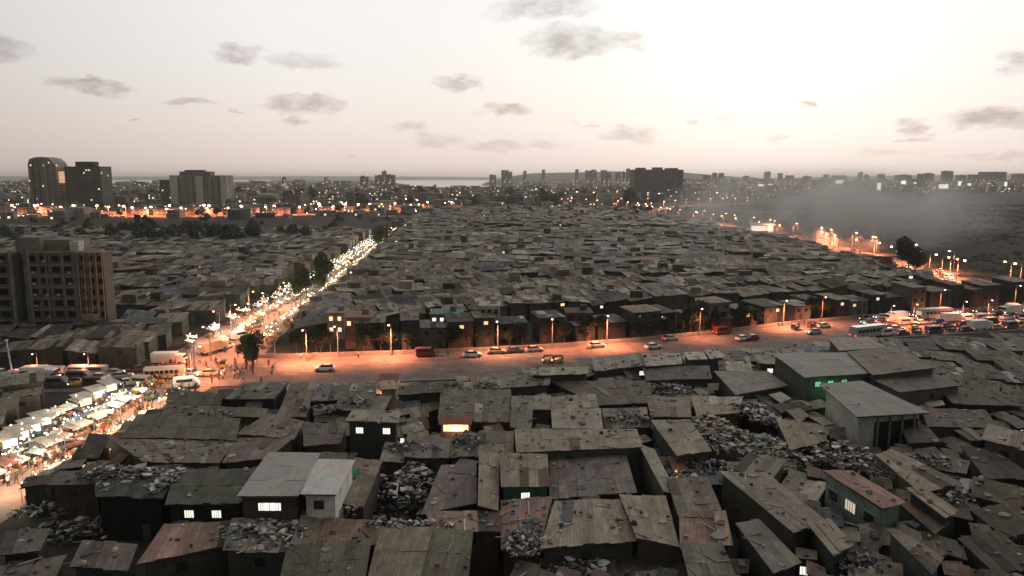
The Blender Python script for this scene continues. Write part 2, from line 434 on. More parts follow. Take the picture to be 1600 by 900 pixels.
# low hills along the horizon
def hill(name, dist, pts, depth):
    m = MB(); n = len(pts); rows = []
    for k in range(7):
        t_ = k / 6; hh = math.sin(math.pi * t_) if k <= 3 else math.sin(math.pi * t_)
        row = []
        for (px, py) in pts:
            z = max(0, zat(dist, py)); x = (px - 800) / FPX * (dist * CP + H * SP)
            row.append((x, dist + (t_ - .5) * depth, z * hh + (noise.noise(Vector((x * .01, k * 1.3, dist))) * .12 * z * hh)))
        rows.append(row)
    for k in range(6):
        for i in range(n - 1): m.poly([rows[k][i], rows[k][i + 1], rows[k + 1][i + 1], rows[k + 1][i]])
    tag(m.build(name, 'hill'), kind='structure')
hill('hills', 4300, [(760, 285), (800, 275), (830, 271), (870, 269), (920, 270), (960, 268), (1010, 270), (1060, 269), (1110, 273), (1170, 279), (1230, 284)], 1500)
hill('hills', 7000, [(1150, 279), (1250, 277), (1330, 275.5), (1420, 274), (1500, 273), (1600, 271), (1750, 270), (1900, 274)], 2500)
hill('hills', 12000, [(-200, 276), (-50, 275), (100, 275.5), (300, 276), (500, 275), (700, 276), (800, 277)], 3000)
# road kerbs and the parapet wall on the north side
def wall_line(name, line, h, th, z0, mat='concrete', c=(.3, .28, .25)):
    m = MB()
    A, B = offset(line, th / 2, th / 2)
    for i in range(len(line) - 1):
        m.prism([(A[i][0], A[i][1], z0), (B[i][0], B[i][1], z0), (B[i + 1][0], B[i + 1][1], z0), (A[i + 1][0], A[i + 1][1], z0)],
                [(A[i][0], A[i][1], z0 + h), (B[i][0], B[i][1], z0 + h), (B[i + 1][0], B[i + 1][1], z0 + h), (A[i + 1][0], A[i + 1][1], z0 + h)], c)
    return m.build(name, mat)
tag(wall_line('parapet_wall', [p + Vector((0, .4, 0)) for p in roadN[4:]], 1.0, .35, 0), 'low concrete parapet wall along the far side of the main road', 'wall')
tag(wall_line('kerb', [p + Vector((0, -.2, 0)) for p in roadS[4:]], .3, .4, 0), kind='structure')
med = [p * .45 + q * .55 for p, q in zip(roadN, roadS)]
# painted lane lines
m = MB()
for i in range(4, len(roadMid) - 1):
    for fr_ in (.33, .66):
        a = roadN[i].lerp(roadS[i], fr_); b_ = roadN[i + 1].lerp(roadS[i + 1], fr_); d = (b_ - a); Ln = d.length; d.normalize(); n = Vector((-d.y, d.x, 0)) * .08
        s_ = 0
        while s_ < Ln - 3:
            p, q = a + d * s_, a + d * (s_ + 2.5); p.z = q.z = .14; m.poly([p - n, q - n, q + n, p + n]); s_ += 6
surf('road_paint', .7, .4, 1.2, 1, 5, colour=(.45, .43, .38)); tag(m.build('road_markings', 'road_paint'), kind='structure')

# ------------------------------------------------------------------ shack building
def mat_of(c): return 'roofing'
def sheets(mb, Q, zs, c, sw=1.15, sl=4.2, drop=.0, patch=.12, rough=1.0, thick=.035):
    """roof of overlapping corrugated sheets on the quad Q (back-left, back-right, front-right, front-left)"""
    P = [Vector((q[0], q[1], z)) for q, z in zip(Q, zs)]
    Lu = ((P[1] - P[0]).length + (P[2] - P[3]).length) / 2; Lv = ((P[3] - P[0]).length + (P[2] - P[1]).length) / 2
    nu = max(1, min(16, round(Lu / sw))); nv = max(1, min(9, round(Lv / sl)))
    def at(u, v): return P[0] * (1 - u) * (1 - v) + P[1] * u * (1 - v) + P[2] * u * v + P[3] * (1 - u) * v
    # under slab
    lo = [p - Vector((0, 0, .09)) for p in P]; mb.prism([tuple(x - Vector((0, 0, .08))) for x in lo], [tuple(x) for x in lo], V(c, .5), bottom=True)
    for j in range(nv):
        for i in range(nu):
            if random.random() < drop: continue
            u0, u1 = i / nu, (i + 1) / nu; v0, v1 = j / nv, (j + 1) / nv
            du, dv = .10 / nu, .12 / nv
            e0 = random.uniform(0, .35 * rough) / Lv if j == 0 else dv; e1 = random.uniform(0, .45 * rough) / Lv if j == nv - 1 else dv * .2
            jt = random.uniform(-.05, .05) * rough
            q = [at(u0 - du + jt * .1, v0 - e0), at(u1 + du * .5 + jt * .1, v0 - e0), at(u1 + du * .5 - jt * .1, v1 + e1), at(u0 - du - jt * .1, v1 + e1)]
            h = .01 + .015 * ((i + j) % 2) + random.uniform(0, .05) * rough
            tl = random.uniform(-.04, .04) * rough
            q = [p + Vector((0, 0, h + (tl if k in (0, 3) else -tl) + (0.015 if k in (2, 3) else 0))) for k, p in enumerate(q)]
            cc = jit(c, .26 * rough)
            r_ = random.random()
            if r_ < patch: cc = jit(random.choice([(.085, .06, .045), (.30, .285, .26), (.05, .048, .045), (.17, .155, .135), (.22, .20, .175), (.07, .075, .085), (.12, .085, .07)]), .2)
            uv = [(i * 1.0, 0), (i + 1.0, 0), (i + 1.0, sl), (i * 1.0, sl)]
            top = [tuple(p + Vector((0, 0, thick))) for p in q]
            b_ = [tuple(p) for p in q]
            ar = (q[1] - q[0]).cross(q[2] - q[0]).z
            if ar < 0: top_ = top[::-1]; uv_ = uv[::-1]
            else: top_ = top; uv_ = uv
            mb.poly(top_, cc, [(a + random.random() * 0, b2) for a, b2 in uv_])
            for k in range(4):
                l_ = (k + 1) % 4
                mb.poly([b_[k], b_[l_], top[l_], top[k]], V(cc, .8))
DEB = MB()       # loose stuff lying on the roofs, one mass
JP = [(.33, .31, .28), (.16, .14, .12), (.05, .05, .05), (.42, .39, .35), (.12, .085, .065), (.24, .21, .18), (.09, .10, .12), (.07, .11, .10), (.20, .12, .09), (.28, .26, .24)]
def debris(Q, zs, n, big=1.0):
    P = [Vector((q[0], q[1], z)) for q, z in zip(Q, zs)]
    for _ in range(n):
        u, v = random.uniform(.04, .96), random.uniform(.04, .96)
        p = P[0] * (1 - u) * (1 - v) + P[1] * u * (1 - v) + P[2] * u * v + P[3] * (1 - u) * v
        r_ = random.random(); c = jit(random.choice(JP), .3); a = random.uniform(0, 3.14)
        if r_ < .5: DEB.box(p.x, p.y, p.z + .05, random.uniform(.15, .5) * big, random.uniform(.12, .4) * big, random.uniform(.08, .3) * big, c, a)
        elif r_ < .75: DEB.box(p.x, p.y, p.z + .06, random.uniform(1, 3.2) * big, random.uniform(.06, .16), .08, c, a)
        elif r_ < .9:
            s_ = random.uniform(.3, .95) * big
            pts = [(p.x + math.cos(a + k * 1.05) * s_ * random.uniform(.25, 1), p.y + math.sin(a + k * 1.05) * s_ * random.uniform(.5, 1), p.z + .12 + random.uniform(0, .12)) for k in range(6)]
            DEB.poly(pts, V(c, .8))
            for k in range(6): DEB.poly([pts[k], (pts[k][0], pts[k][1], p.z), (pts[(k + 1) % 6][0], pts[(k + 1) % 6][1], p.z), pts[(k + 1) % 6]], V(c, .7))
        else: DEB.ball((p.x, p.y, p.z + .15), random.uniform(.15, .38) * big, c, 6, 4)
def shrink(Q, d):
    cx = sum(q[0] for q in Q) / 4; cy = sum(q[1] for q in Q) / 4; o_ = []
    for q in Q:
        v = Vector((cx - q[0], cy - q[1])); l_ = v.length; v.normalize(); v *= min(d * 1.4, l_ * .3); o_.append((q[0] + v.x, q[1] + v.y))
    return o_
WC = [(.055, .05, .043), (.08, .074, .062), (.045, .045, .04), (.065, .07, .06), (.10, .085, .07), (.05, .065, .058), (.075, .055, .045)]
SHACKS = []   # records for labels
def shack(Q, zs, c, label=None, wall=None, lit=(), green=False, roofmat='roofing', patch=.2, rough=.9, nwin=None, deb=None, side_win=0, porch=False, name='shack', cat='shack', base=0.0, litm='lit_white', sw=1.15, sl=4.0, group=None, win2=False, inset=.3, door=True):
    cx = sum(q[0] for q in Q) / 4; cy = sum(q[1] for q in Q) / 4
    root = thing(name, label, cat, (cx, cy, base), 0, group)
    wc = wall or jit(random.choice(WC), .25)
    loc = (cx, cy, base)
    S = shrink(Q, inset)
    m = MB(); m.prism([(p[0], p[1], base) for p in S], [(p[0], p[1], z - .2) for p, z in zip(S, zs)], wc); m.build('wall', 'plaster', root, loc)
    m = MB(); sheets(m, Q, zs, c, patch=patch, rough=rough, sw=sw, sl=sl); m.build('roof', roofmat, root, loc)
    # front wall faces the camera: from S[3] to S[2]
    A, B = Vector((*S[3], 0)), Vector((*S[2], 0)); d = B - A; Ln = d.length; d.normalize(); n = Vector((d.y, -d.x, 0))
    if n.y > 0: n = -n
    ang = math.atan2(d.y, d.x); zt = (zs[2] + zs[3]) / 2
    def opening(fr_, zb, ww, hh, nm, mat, fm='dark_metal'):
        p = A + d * (Ln * fr_) + n * .04
        mm = MB(); mm.box(p.x, p.y, zb, ww + .16, .10, hh + .16, (.1, .1, .1), ang); f_ = mm.build(nm, fm, root, loc)
        p = A + d * (Ln * fr_) + n * .10
        if nm == 'window':
            for q_ in (-.25, 0, .25):
                b2 = p + d * (ww * q_) + n * .05; bm_ = MB(); bm_.box(b2.x, b2.y, zb + .08, .045, .04, hh, (.1, .1, .1), ang); bm_.build('window_bar', 'dark_metal', f_, loc)
        mm = MB(); mm.box(p.x, p.y, zb + .08, ww, .06, hh, (.1, .1, .1), ang); mm.build('pane' if nm == 'window' else 'door_leaf', mat, f_, loc)
    used_ = []
    for fr_ in lit:
        opening(fr_, zt - 1.75, .95, .8, 'window', litm); used_.append(fr_)
    k = nwin if nwin is not None else (1 if Ln > 4 else 0)
    for q in range(k):
        fr_ = (q + .5) / k + random.uniform(-.1, .1) / k
        if all(abs(fr_ - u) * Ln > 1.4 for u in used_): opening(fr_, zt - 1.7, .85, .75, 'window', 'glass'); used_.append(fr_)
    if win2:
        for q in range(max(2, int(Ln / 2.6))):
            fr_ = (q + .5) / max(2, int(Ln / 2.6)); opening(fr_, max(base + 1, zt - 4.4), .9, .9, 'window', 'glass')
    if door and Ln > 3: opening(random.uniform(.15, .85), base, .85, 1.95, 'door', 'bark')
    if side_win:
        A, B = Vector((*S[0], 0)), Vector((*S[3], 0)); d = B - A; Ln = d.length; d.normalize(); n = Vector((d.y, -d.x, 0)); ang = math.atan2(d.y, d.x)
        if n.x > 0: n = -n
        for q in range(side_win): opening((q + .5) / side_win, zt - 2.3, 1.5, 1.1, 'window', 'lit_dim' if q % 2 else 'glass', 'paintwhite')
        A, B = Vector((*S[3], 0)), Vector((*S[2], 0)); d = B - A; Ln = d.length; d.normalize(); n = Vector((d.y, -d.x, 0)); ang = math.atan2(d.y, d.x)
        if n.y > 0: n = -n
    if porch:
        p = A + d * (Ln * .62) + n * .08; m = MB(); m.box(p.x, p.y, .4, Ln * .70, .12, zt - 1.6, (.03, .03, .03), ang); m.build('porch_shade', 'dark_opening', root, loc)  # flat dark box on the wall stands in for the porch shade
        for q_ in (.3, .5, .7, .9):
            p = A + d * (Ln * q_) + n * .25; m = MB(); m.box(p.x, p.y, 0, .22, .22, zt - .4, (.2, .2, .18), ang); m.build('post', 'plaster', root, loc)
    if deb is None: deb = int(Ln * 1.4)
    if deb: debris(Q, zs, deb)
    SHACKS.append([root, Vector((cx, cy, zt)), c]); return root, A, B, n, zt

# hand-placed roofs (picture corners back-left, back-right, front-right, front-left; roof height; colour)
BR = (.165, .145, .118); DK = (.082, .074, .060); GR = (.122, .122, .102); TAN = (.225, .198, .155); LG = (.32, .295, .26); MG = (.24, .22, .19); PK = (.23, .155, .13); PU = (.15, .128, .12); OL = (.118, .112, .085)
ROOFS = [
 ([(381,598),(451,599),(428,624),(353,622)],5,GR,{}),
 ([(455,601),(494,600),(478,650),(433,650)],4.8,BR,{}),
 ([(495,606),(519,606),(511,624),(487,624)],5.2,(.20,.185,.20),{'patch':.0}),
 ([(519,606),(590,600),(585,618),(512,624)],4.8,GR,{}),
 ([(628,602),(692,600),(690,614),(621,615)],5.5,DK,{'patch':.02}),
 ([(530,622),(612,620),(600,640),(525,640)],5,OL,{}),
 ([(262,612),(350,618),(343,632),(262,628)],5,DK,{}),
 ([(262,633),(418,640),(414,652),(252,648)],4.8,OL,{'patch':.03}),
 ([(217,652),(375,657),(369,683),(190,680)],5.6,OL,{'patch':.02,'label':'long low shed with brown-green roof beside the market street bend','deb':3}),
 ([(419,651),(475,660),(459,682),(372,677)],5.6,BR,{'patch':.04}),
 ([(475,664),(544,667),(531,692),(475,692)],5.3,PU,{'patch':.04}),
 ([(552,641),(625,643),(622,660),(541,658)],7.8,MG,{'lit':[.22,.80],'patch':.02,'rough':.4,'wall':(.05,.055,.048),'label':'two-storey dark house with two white lit upper windows below the road','nwin':0}),
 ([(169,686),(369,686),(342,722),(225,722)],5,BR,{'patch':.2,'deb':40}),
 ([(371,686),(462,685),(420,714),(348,720)],5,PU,{'patch':.15}),
 ([(422,710),(500,711),(465,772),(373,772)],8,LG,{'roofmat':'clean_metal','patch':.0,'rough':.25,'wall':(.075,.058,.046),'lit':[.38,.5,.62],'label':'brown workshop under a wide pale metal roof beside the white house','deb':0,'nwin':0,'sw':2.2,'sl':3.4}),
 ([(500,719),(553,720),(524,772),(474,772)],8,(.50,.47,.42),{'roofmat':'clean_metal','patch':.0,'rough':.1,'wall':(.62,.60,.55),'label':'white narrow house with one dark square window and smooth pale roof','deb':0,'nwin':1,'sw':3,'sl':4,'door':False}),
 ([(554,722),(596,722),(568,785),(528,787)],5.4,BR,{'patch':.1}),
 ([(275,735),(412,735),(375,786),(259,786)],5.6,(.07,.075,.06),{'patch':.0,'wall':(.03,.03,.028),'lit':[.28,.68],'label':'dark green sheet-roofed workshop with two lit windows under its eave','deb':4,'nwin':0}),
 ([(150,738),(285,727),(254,775),(150,775)],5.4,(.055,.065,.06),{'patch':.0,'wall':(.02,.022,.02),'label':'dark teal roofed shed with scrap piled around its roof edge','deb':22}),
 ([(92,742),(164,736),(155,753),(78,758)],5,PU,{'patch':.0}),
 ([(258,826),(361,815),(361,846),(219,880)],4.8,PK,{'patch':.12,'label':'low shack with faded pink sheet roof and one pale patch','deb':6}),
 ([(363,815),(470,806),(452,860),(350,864)],5,BR,{'patch':.25,'deb':70}),
 ([(130,850),(215,852),(200,885),(110,885)],4.6,PU,{}),
 ([(10,830),(78,828),(62,862),(0,865)],4.6,GR,{}),
 ([(472,812),(507,812),(492,850),(455,850)],5,BR,{}),
 ([(508,814),(594,822),(589,846),(495,852)],5,PK,{'patch':.1}),
 ([(450,856),(580,850),(570,905),(436,908)],5,OL,{'patch':.08,'label':'olive roofed shack with small framed skylight at the bottom edge'}),
 ([(597,830),(675,834),(656,898),(578,894)],5.4,TAN,{'patch':.0,'sw':2.3,'sl':3.2,'label':'shack with tan panelled roof divided by raised battens','deb':0}),
 ([(677,834),(739,834),(731,900),(658,898)],5.2,OL,{'patch':.05}),
 ([(690,728),(744,728),(744,785),(660,803)],4.4,PU,{'patch':.06}),
 ([(750,712),(780,712),(778,790),(748,790)],5.6,TAN,{'patch':.05}),
 ([(667,804),(783,798),(783,828),(675,828)],5,PK,{'patch':.2,'deb':20}),
 ([(636,686),(705,686),(700,714),(632,714)],5,PU,{'patch':.1}),
 ([(603,696),(636,698),(630,718),(595,718)],4.8,MG,{'patch':.0}),
 ([(706,684),(802,676),(802,708),(702,712)],4.8,BR,{'patch':.2}),
 ([(805,670),(994,672),(1005,700),(808,706)],5.8,(.215,.19,.145),{'patch':.02,'rough':.5,'label':'long shed with smooth tan roof in the centre below the road'}),
 ([(862,642),(938,640),(942,668),(864,668)],6,MG,{'patch':.0,'rough':.5}),
 ([(862,620),(930,619),(935,638),(862,638)],5.6,TAN,{'patch':.02}),
 ([(800,620),(860,620),(860,640),(800,640)],5.2,BR,{}),
 ([(800,640),(832,640),(830,668),(798,668)],5.4,GR,{}),
 ([(690,614),(798,610),(798,655),(685,657)],5,(.12,.112,.095),{'patch':.05,'label':'broad brown roofed shed above the orange lit workshop'}),
 ([(745,588),(862,583),(858,603),(745,607)],5.2,BR,{}),
 ([(782,712),(855,712),(858,756),(784,760)],6.0,TAN,{'patch':.12,'wall':(.06,.14,.11),'lit':[.5],'label':'shack with green front wall and one white bulb under tan roof','nwin':2}),
 ([(860,712),(975,706),(994,770),(860,776)],4.6,PU,{'patch':.06,'label':'wide purple-grey roofed shack in front of the long tan shed','deb':10}),
 ([(1000,700),(1022,702),(1057,768),(1038,770)],5.4,MG,{'patch':.05}),
 ([(1018,658),(1078,657),(1111,704),(1058,711)],5.8,TAN,{'patch':.05}),
 ([(1042,752),(1105,752),(1130,800),(1063,806)],5.4,BR,{'patch':.15}),
 ([(784,784),(862,784),(842,858),(784,850)],5,PK,{'patch':.25,'deb':30}),
 ([(868,785),(967,781),(994,842),(846,856)],5.2,TAN,{'patch':.12,'deb':24}),
 ([(969,780),(1040,776),(1061,848),(996,842)],5.4,TAN,{'patch':.1,'deb':10}),
 ([(1063,809),(1133,803),(1144,845),(1064,852)],5,PK,{'patch':.04}),
 ([(1064,856),(1128,850),(1155,910),(1080,910)],4.8,GR,{'patch':.05}),
 ([(855,868),(960,864),(965,905),(847,908)],3.0,DK,{'patch':.1,'deb':30}),
 ([(962,864),(1060,864),(1076,905),(967,905)],2.8,DK,{'patch':.1}),
 ([(1125,742),(1197,740),(1292,811),(1240,831)],5.8,(.17,.15,.13),{'patch':.05,'label':'long diagonal shed with worn tan roof sloping to lower right','deb':12}),
 ([(1262,822),(1297,812),(1334,850),(1303,868)],5.6,TAN,{'patch':.03}),
 ([(1150,824),(1187,817),(1250,872),(1208,890)],5.4,(.15,.14,.125),{'patch':.03}),
 ([(1286,740),(1333,737),(1413,780),(1378,795)],6.6,PK,{'patch':.15,'wall':(.17,.22,.19),'side_win':3,'label':'pale green two-storey house with framed windows on its long side'}),
 ([(1367,712),(1394,708),(1500,753),(1440,764)],5.4,TAN,{'patch':.15}),
 ([(1417,769),(1440,762),(1497,792),(1475,805)],6,TAN,{'patch':.02}),
 ([(1400,783),(1420,780),(1482,815),(1460,830)],4.8,OL,{}),
 ([(1386,832),(1405,828),(1475,869),(1455,897)],5.4,PU,{}),
 ([(1544,668),(1612,682),(1610,702),(1535,684)],6,MG,{'patch':.0}),
 ([(1214,657),(1286,672),(1292,688),(1236,696)],5,TAN,{'patch':.1}),
 ([(1208,555),(1322,552),(1362,581),(1259,589)],7.6,(.19,.175,.15),{'roofmat':'clean_metal','patch':.0,'rough':.5,'wall':(.085,.10,.085),'label':'large shed with flat pale grey roof and green lit front','lit':[.18,.38,.6],'litm':'lit_green','nwin':0,'deb':0,'sw':2.5,'sl':5}),
 ([(1324,550),(1400,545),(1462,575),(1364,582)],8,(.155,.14,.115),{'patch':.0,'rough':.5,'label':'large flat brown roofed shed right of the pale grey shed','deb':3}),
 ([(1294,530),(1353,527),(1387,541),(1312,548)],7.5,MG,{'patch':.0,'rough':.4,'deb':0}),
 ([(1356,591),(1462,585),(1502,600),(1406,612)],6.5,PU,{'patch':.0,'rough':.5,'deb':2}),
 ([(1280,604),(1347,597),(1453,641),(1340,650)],7.4,(.20,.18,.155),{'roofmat':'clean_metal','patch':.0,'rough':.3,'wall':(.42,.42,.37),'label':'tall shed with wide pale roof, white side wall and open porch','deb':3,'sw':1.6,'sl':5,'nwin':0,'inset':.9,'porch':True,'door':False}),
 ([(1116,583),(1200,580),(1231,600),(1150,618)],5.2,(.17,.16,.152),{'patch':.0,'rough':.4,'deb':0}),
 ([(1004,575),(1108,573),(1112,590),(1010,594)],5.0,DK,{'patch':.0}),
 ([(1080,620),(1160,622),(1155,645),(1090,650)],5,TAN,{'patch':.15}),
 ([(860,598),(1015,596),(1018,628),(935,632)],4.6,(.085,.078,.062),{'patch':.02,'deb':8,'label':'wide dark olive roofed shed right of centre close to the road'}),
 ([(830,576),(920,573),(918,584),(830,587)],6,MG,{'patch':.02}),
 ([(925,560),(1000,556),(1010,570),(930,576)],5.5,MG,{'patch':.1,'lit':[.7,.95]}),
 ([(1003,556),(1062,553),(1066,566),(1010,572)],5.8,(.30,.28,.255),{'patch':.0,'rough':.4}),
 ([(1068,552),(1098,549),(1106,560),(1076,564)],5.8,(.34,.32,.29),{'patch':.0,'rough':.3}),
 ([(1100,549),(1122,547),(1132,556),(1110,560)],5.6,(.32,.30,.27),{'patch':.0,'rough':.3}),
 ([(1010,622),(1078,622),(1080,650),(1018,652)],5,BR,{}),
 ([(942,640),(1010,640),(1014,666),(946,668)],4.8,PU,{'deb':14}),
 ([(597,598),(625,596),(620,606),(594,608)],5.5,(.35,.27,.2),{'patch':0,'rough':.3,'wall':(.5,.38,.28),'label':'small pale house glowing orange under the main road edge'}),
 ([(1440,640),(1540,640),(1560,668),(1450,668)],4.6,DK,{'patch':.03}),
 ([(1462,604),(1560,612),(1600,634),(1490,630)],5,DK,{'patch':.03}),
 ([(1400,655),(1450,670),(1470,690),(1420,690)],4.6,DK,{}),
 ([(1500,700),(1560,710),(1620,745),(1540,745)],4.4,(.055,.052,.046),{'patch':.02}),
 ([(1500,845),(1560,838),(1620,880),(1560,890)],4.6,DK,{}),
 ([(1520,800),(1580,790),(1630,825),(1570,832)],4.6,DK,{'lit':[.05]}),
]
rng_state = random.getstate()
FOOT = []
for (q, z, c, k) in ROOFS:
    Q = [G(x, y, z) for x, y in q]; Q = [(p.x, p.y) for p in Q]; FOOT.append((Q, z))
    tl = random.uniform(-.25, .25); sl_ = random.uniform(.0, .35)
    zs = [z + sl_ + tl, z + sl_ - tl, z - sl_ - tl, z - sl_ + tl]
    k = dict(k); k.setdefault('label', None)
    shack(Q, zs, c, **k)
print('manual', len(SHACKS))

# pits and yards kept open
PITS = [[(G(x, y).x, G(x, y).y) for x, y in pp] for pp in (
    [(566,745),(668,740),(676,822),(566,828)], [(729,880),(790,880),(790,925),(725,925)])]
PITZ = [[(G(x, y, 4.5).x, G(x, y, 4.5).y) for x, y in pp] for pp in (
    [(566,722),(680,722),(668,808),(568,810)], [(735,853),(787,853),(787,905),(729,905)], [(980,703),(998,702),(1038,770),(998,772)], [(1115,745),(1128,745),(1240,832),(1150,822)], [(1086,655),(1200,650),(1215,705),(1112,712)],
    [(0,770),(245,778),(250,822),(120,840),(0,820)], [(687,656),(742,656),(742,672),(687,672)], [(1345,655),(1440,655),(1440,685),(1345,690)], [(1240,692),(1340,700),(1360,735),(1250,730)])]
def segd(p, a, b_):
    ax, ay, bx, by = a[0], a[1], b_[0], b_[1]; dx_, dy_ = bx - ax, by - ay
    t_ = max(0, min(1, ((p[0] - ax) * dx_ + (p[1] - ay) * dy_) / (dx_ * dx_ + dy_ * dy_ + 1e-9)))
    return math.hypot(p[0] - ax - t_ * dx_, p[1] - ay - t_ * dy_)
def ld(p, line): return min(segd(p, line[i], line[i + 1]) for i in range(len(line) - 1))
roadPoly = [(p.x, p.y) for p in roadN] + [(p.x, p.y) for p in roadS][::-1]
mktPoly = list(ml) + list(mr)[::-1]
def in_mkt(p, buf):
    best = 1e9
    for i in range(len(MKT) - 1):
        d = segd(p, MKT[i], MKT[i + 1]) - max(MW[i], MW[i + 1]); best = min(best, d)
    return best < buf
def road_side(p):
    """>0 north of the north edge, <0 south of the south edge, 0 on the road"""
    def yat(line, x):
        for i in range(len(line) - 1):
            if line[i].x <= x <= line[i + 1].x:
                t_ = (x - line[i].x) / (line[i + 1].x - line[i].x); return line[i].y + t_ * (line[i + 1].y - line[i].y)
        return line[0].y if x < line[0].x else line[-1].y
    yn, ys = yat(roadN, p[0]), yat(roadS, p[0])
    return p[1] - yn if p[1] > yn else (p[1] - ys if p[1] < ys else 0)
def roadS_py(px):
    for i in range(len(RSP) - 1):
        a, b_ = RSP[i], RSP[i + 1]
        if a[0] <= px <= b_[0]: return a[1] + (b_[1] - a[1]) * (px - a[0]) / (b_[0] - a[0])
    return 0
RSP = [(-400, 600), (380, 602), (600, 597), (700, 589), (800, 576), (900, 561), (1000, 551), (1100, 545), (1200, 539), (1300, 526), (1400, 524), (1600, 513), (1900, 503)]
def hides_road(Q, z):
    for q in Q:
        if q[1] < 70: return False
        x, y, _ = PX((q[0], q[1], z + .45))
        if 230 < x and y < roadS_py(x) - 1: return True
    return False
def blocked(Q, z, buf=.0):
    pts = list(Q) + [((Q[0][0] + Q[2][0]) / 2, (Q[0][1] + Q[2][1]) / 2)] + [((Q[i][0] + Q[(i + 1) % 4][0]) / 2, (Q[i][1] + Q[(i + 1) % 4][1]) / 2) for i in range(4)]
    S = shrink(Q, .25); pts2 = S + pts[4:]
    for p in pts2:
        rs = road_side(p)
        if abs(rs) < 1.2: return True
        if in_mkt(p, .8): return True
        for F_, zf in FOOTN:
            if inpoly(p, F_): return True
        for F_ in PITS + PITZ:
            if inpoly(p, F_): return True
    # manual corner inside candidate
    for F_, zf in FOOTN:
        cx = sum(q[0] for q in F_) / 4; cy = sum(q[1] for q in F_) / 4
        if inpoly((cx, cy), Q): return True
    return False
def near_list(p, r):
    return [(F_, z) for F_, z in FOOT if abs(F_[0][0] - p[0]) < r and abs(F_[0][1] - p[1]) < r]
CAND = []
def lattice(ang, ox, oy, U, Vv, dU, dV, gap, zr, test, warp=2.5, seed=0):
    random.seed(seed); ca, sa = math.cos(ang), math.sin(ang)
    def W(u, v):
        x = ox + u * ca - v * sa; y = oy + u * sa + v * ca
        n1 = noise.noise(Vector((x * .018, y * .018, 3.1 + seed))); n2 = noise.noise(Vector((x * .018, y * .018, 9.7 + seed)))
        return (x + n1 * warp * 3, y + n2 * warp * 3)
    v = 0; global FOOTN
    while v < Vv:
        dv = random.uniform(*dV); u = random.uniform(-4, 0)
        while u < U:
            du = random.uniform(*dU)
            c0 = W(u + du / 2, v + dv / 2)
            if test(c0):
                g0 = random.uniform(*gap); dd = dv * random.uniform(.93, 1.07)
                Q = [W(u, v + dd), W(u + du - g0, v + dd + random.uniform(-.4, .4)), W(u + du - g0, v + random.uniform(0, .5)), W(u, v)]
                FOOTN = near_list(c0, 45)
                if not blocked(Q, 0):
                    zq = random.uniform(*zr)
                    if road_side(c0) < 0 and hides_road(Q, zq):
                        zq = 1.6
                        if hides_road(Q, zq): u += du; continue
                        zq = 2.8 if not hides_road(Q, 2.8) else 1.6
                    CAND.append((Q, zq))
            u += du
        v += dv + random.uniform(*gap)
def yexp(x): return 0
XR = G(1120, 700).x
angR = math.atan2(roadS[10].y - roadS[5].y, roadS[10].x - roadS[5].x)
inS = lambda p: road_side(p) < -1 and not in_mkt(p, 0) and right_of_mkt(p)
def right_of_mkt(p):
    # x of market centreline at this y
    for i in range(len(MKT) - 1):
        if MKT[i].y <= p[1] <= MKT[i + 1].y:
            t_ = (p[1] - MKT[i].y) / (MKT[i + 1].y - MKT[i].y); return p[0] > MKT[i].x + t_ * (MKT[i + 1].x - MKT[i].x)
    return p[0] > (MKT[0].x if p[1] < MKT[0].y else MKT[-1].x)
def right_of_far(p, m_=24):
    for i in range(len(FAR) - 1):
        if FAR[i].y <= p[1] <= FAR[i + 1].y:
            t_ = (p[1] - FAR[i].y) / (FAR[i + 1].y - FAR[i].y); return p[0] > FAR[i].x + t_ * (FAR[i + 1].x - FAR[i].x) - m_
    return p[0] > 150 if p[1] > FAR[-1].y else False
fr_x = lambda p: p[0] < 28 + max(0, (130 - p[1])) * .05
# foreground, left and centre
lattice(R(4), -90, 48, 190, 115, (3.5, 8.5), (3.5, 6.5), (.2, .8), (3.4, 5.0), lambda p: inS(p) and p[0] < 27, .8, 1)
# foreground right: rows run diagonally
lattice(R(-38), 5, 95, 150, 110, (4, 10), (3.2, 5.6), (.2, .8), (3.4, 5.2), lambda p: inS(p) and p[0] >= 26 and p[1] < 128, .8, 2)
lattice(R(-12), 20, 118, 200, 70, (5, 11), (4, 7), (.2, .9), (3.8, 5.4), lambda p: inS(p) and p[0] >= 26 and p[1] >= 128, .8, 8)
print('cand S', len(CAND))
# small infill between the foreground roofs
FOOT += [(q, z) for q, z in CAND]
lattice(R(14), -90, 50, 210, 110, (2.2, 3.4), (2.0, 3.0), (.1, .4), (3.4, 4.5), lambda p: inS(p) and p[1] < 150, .5, 3)
FOOT = FOOT[:len(ROOFS)] + [(q, z) for q, z in CAND]
lattice(R(-20), -90, 95, 260, 150, (1.5, 2.3), (1.4, 2.2), (.05, .3), (3.2, 4.3), lambda p: inS(p) and p[1] < 125 and p[0] > -60, .4, 33)
print('infill', len(CAND))
# left of the market, near corner
lattice(R(28), -170, 40, 170, 140, (4, 8), (3.5, 6), (.3, 1.0), (3.6, 5.4), lambda p: road_side(p) < -1 and not right_of_mkt(p) and p[1] > 60, 1.0, 4)
def farx(p, k=.75): return abs(p[0]) < p[1] * k + 12
inN = lambda p: road_side(p) > 13 and right_of_mkt(p) and not right_of_far(p) and farx(p)
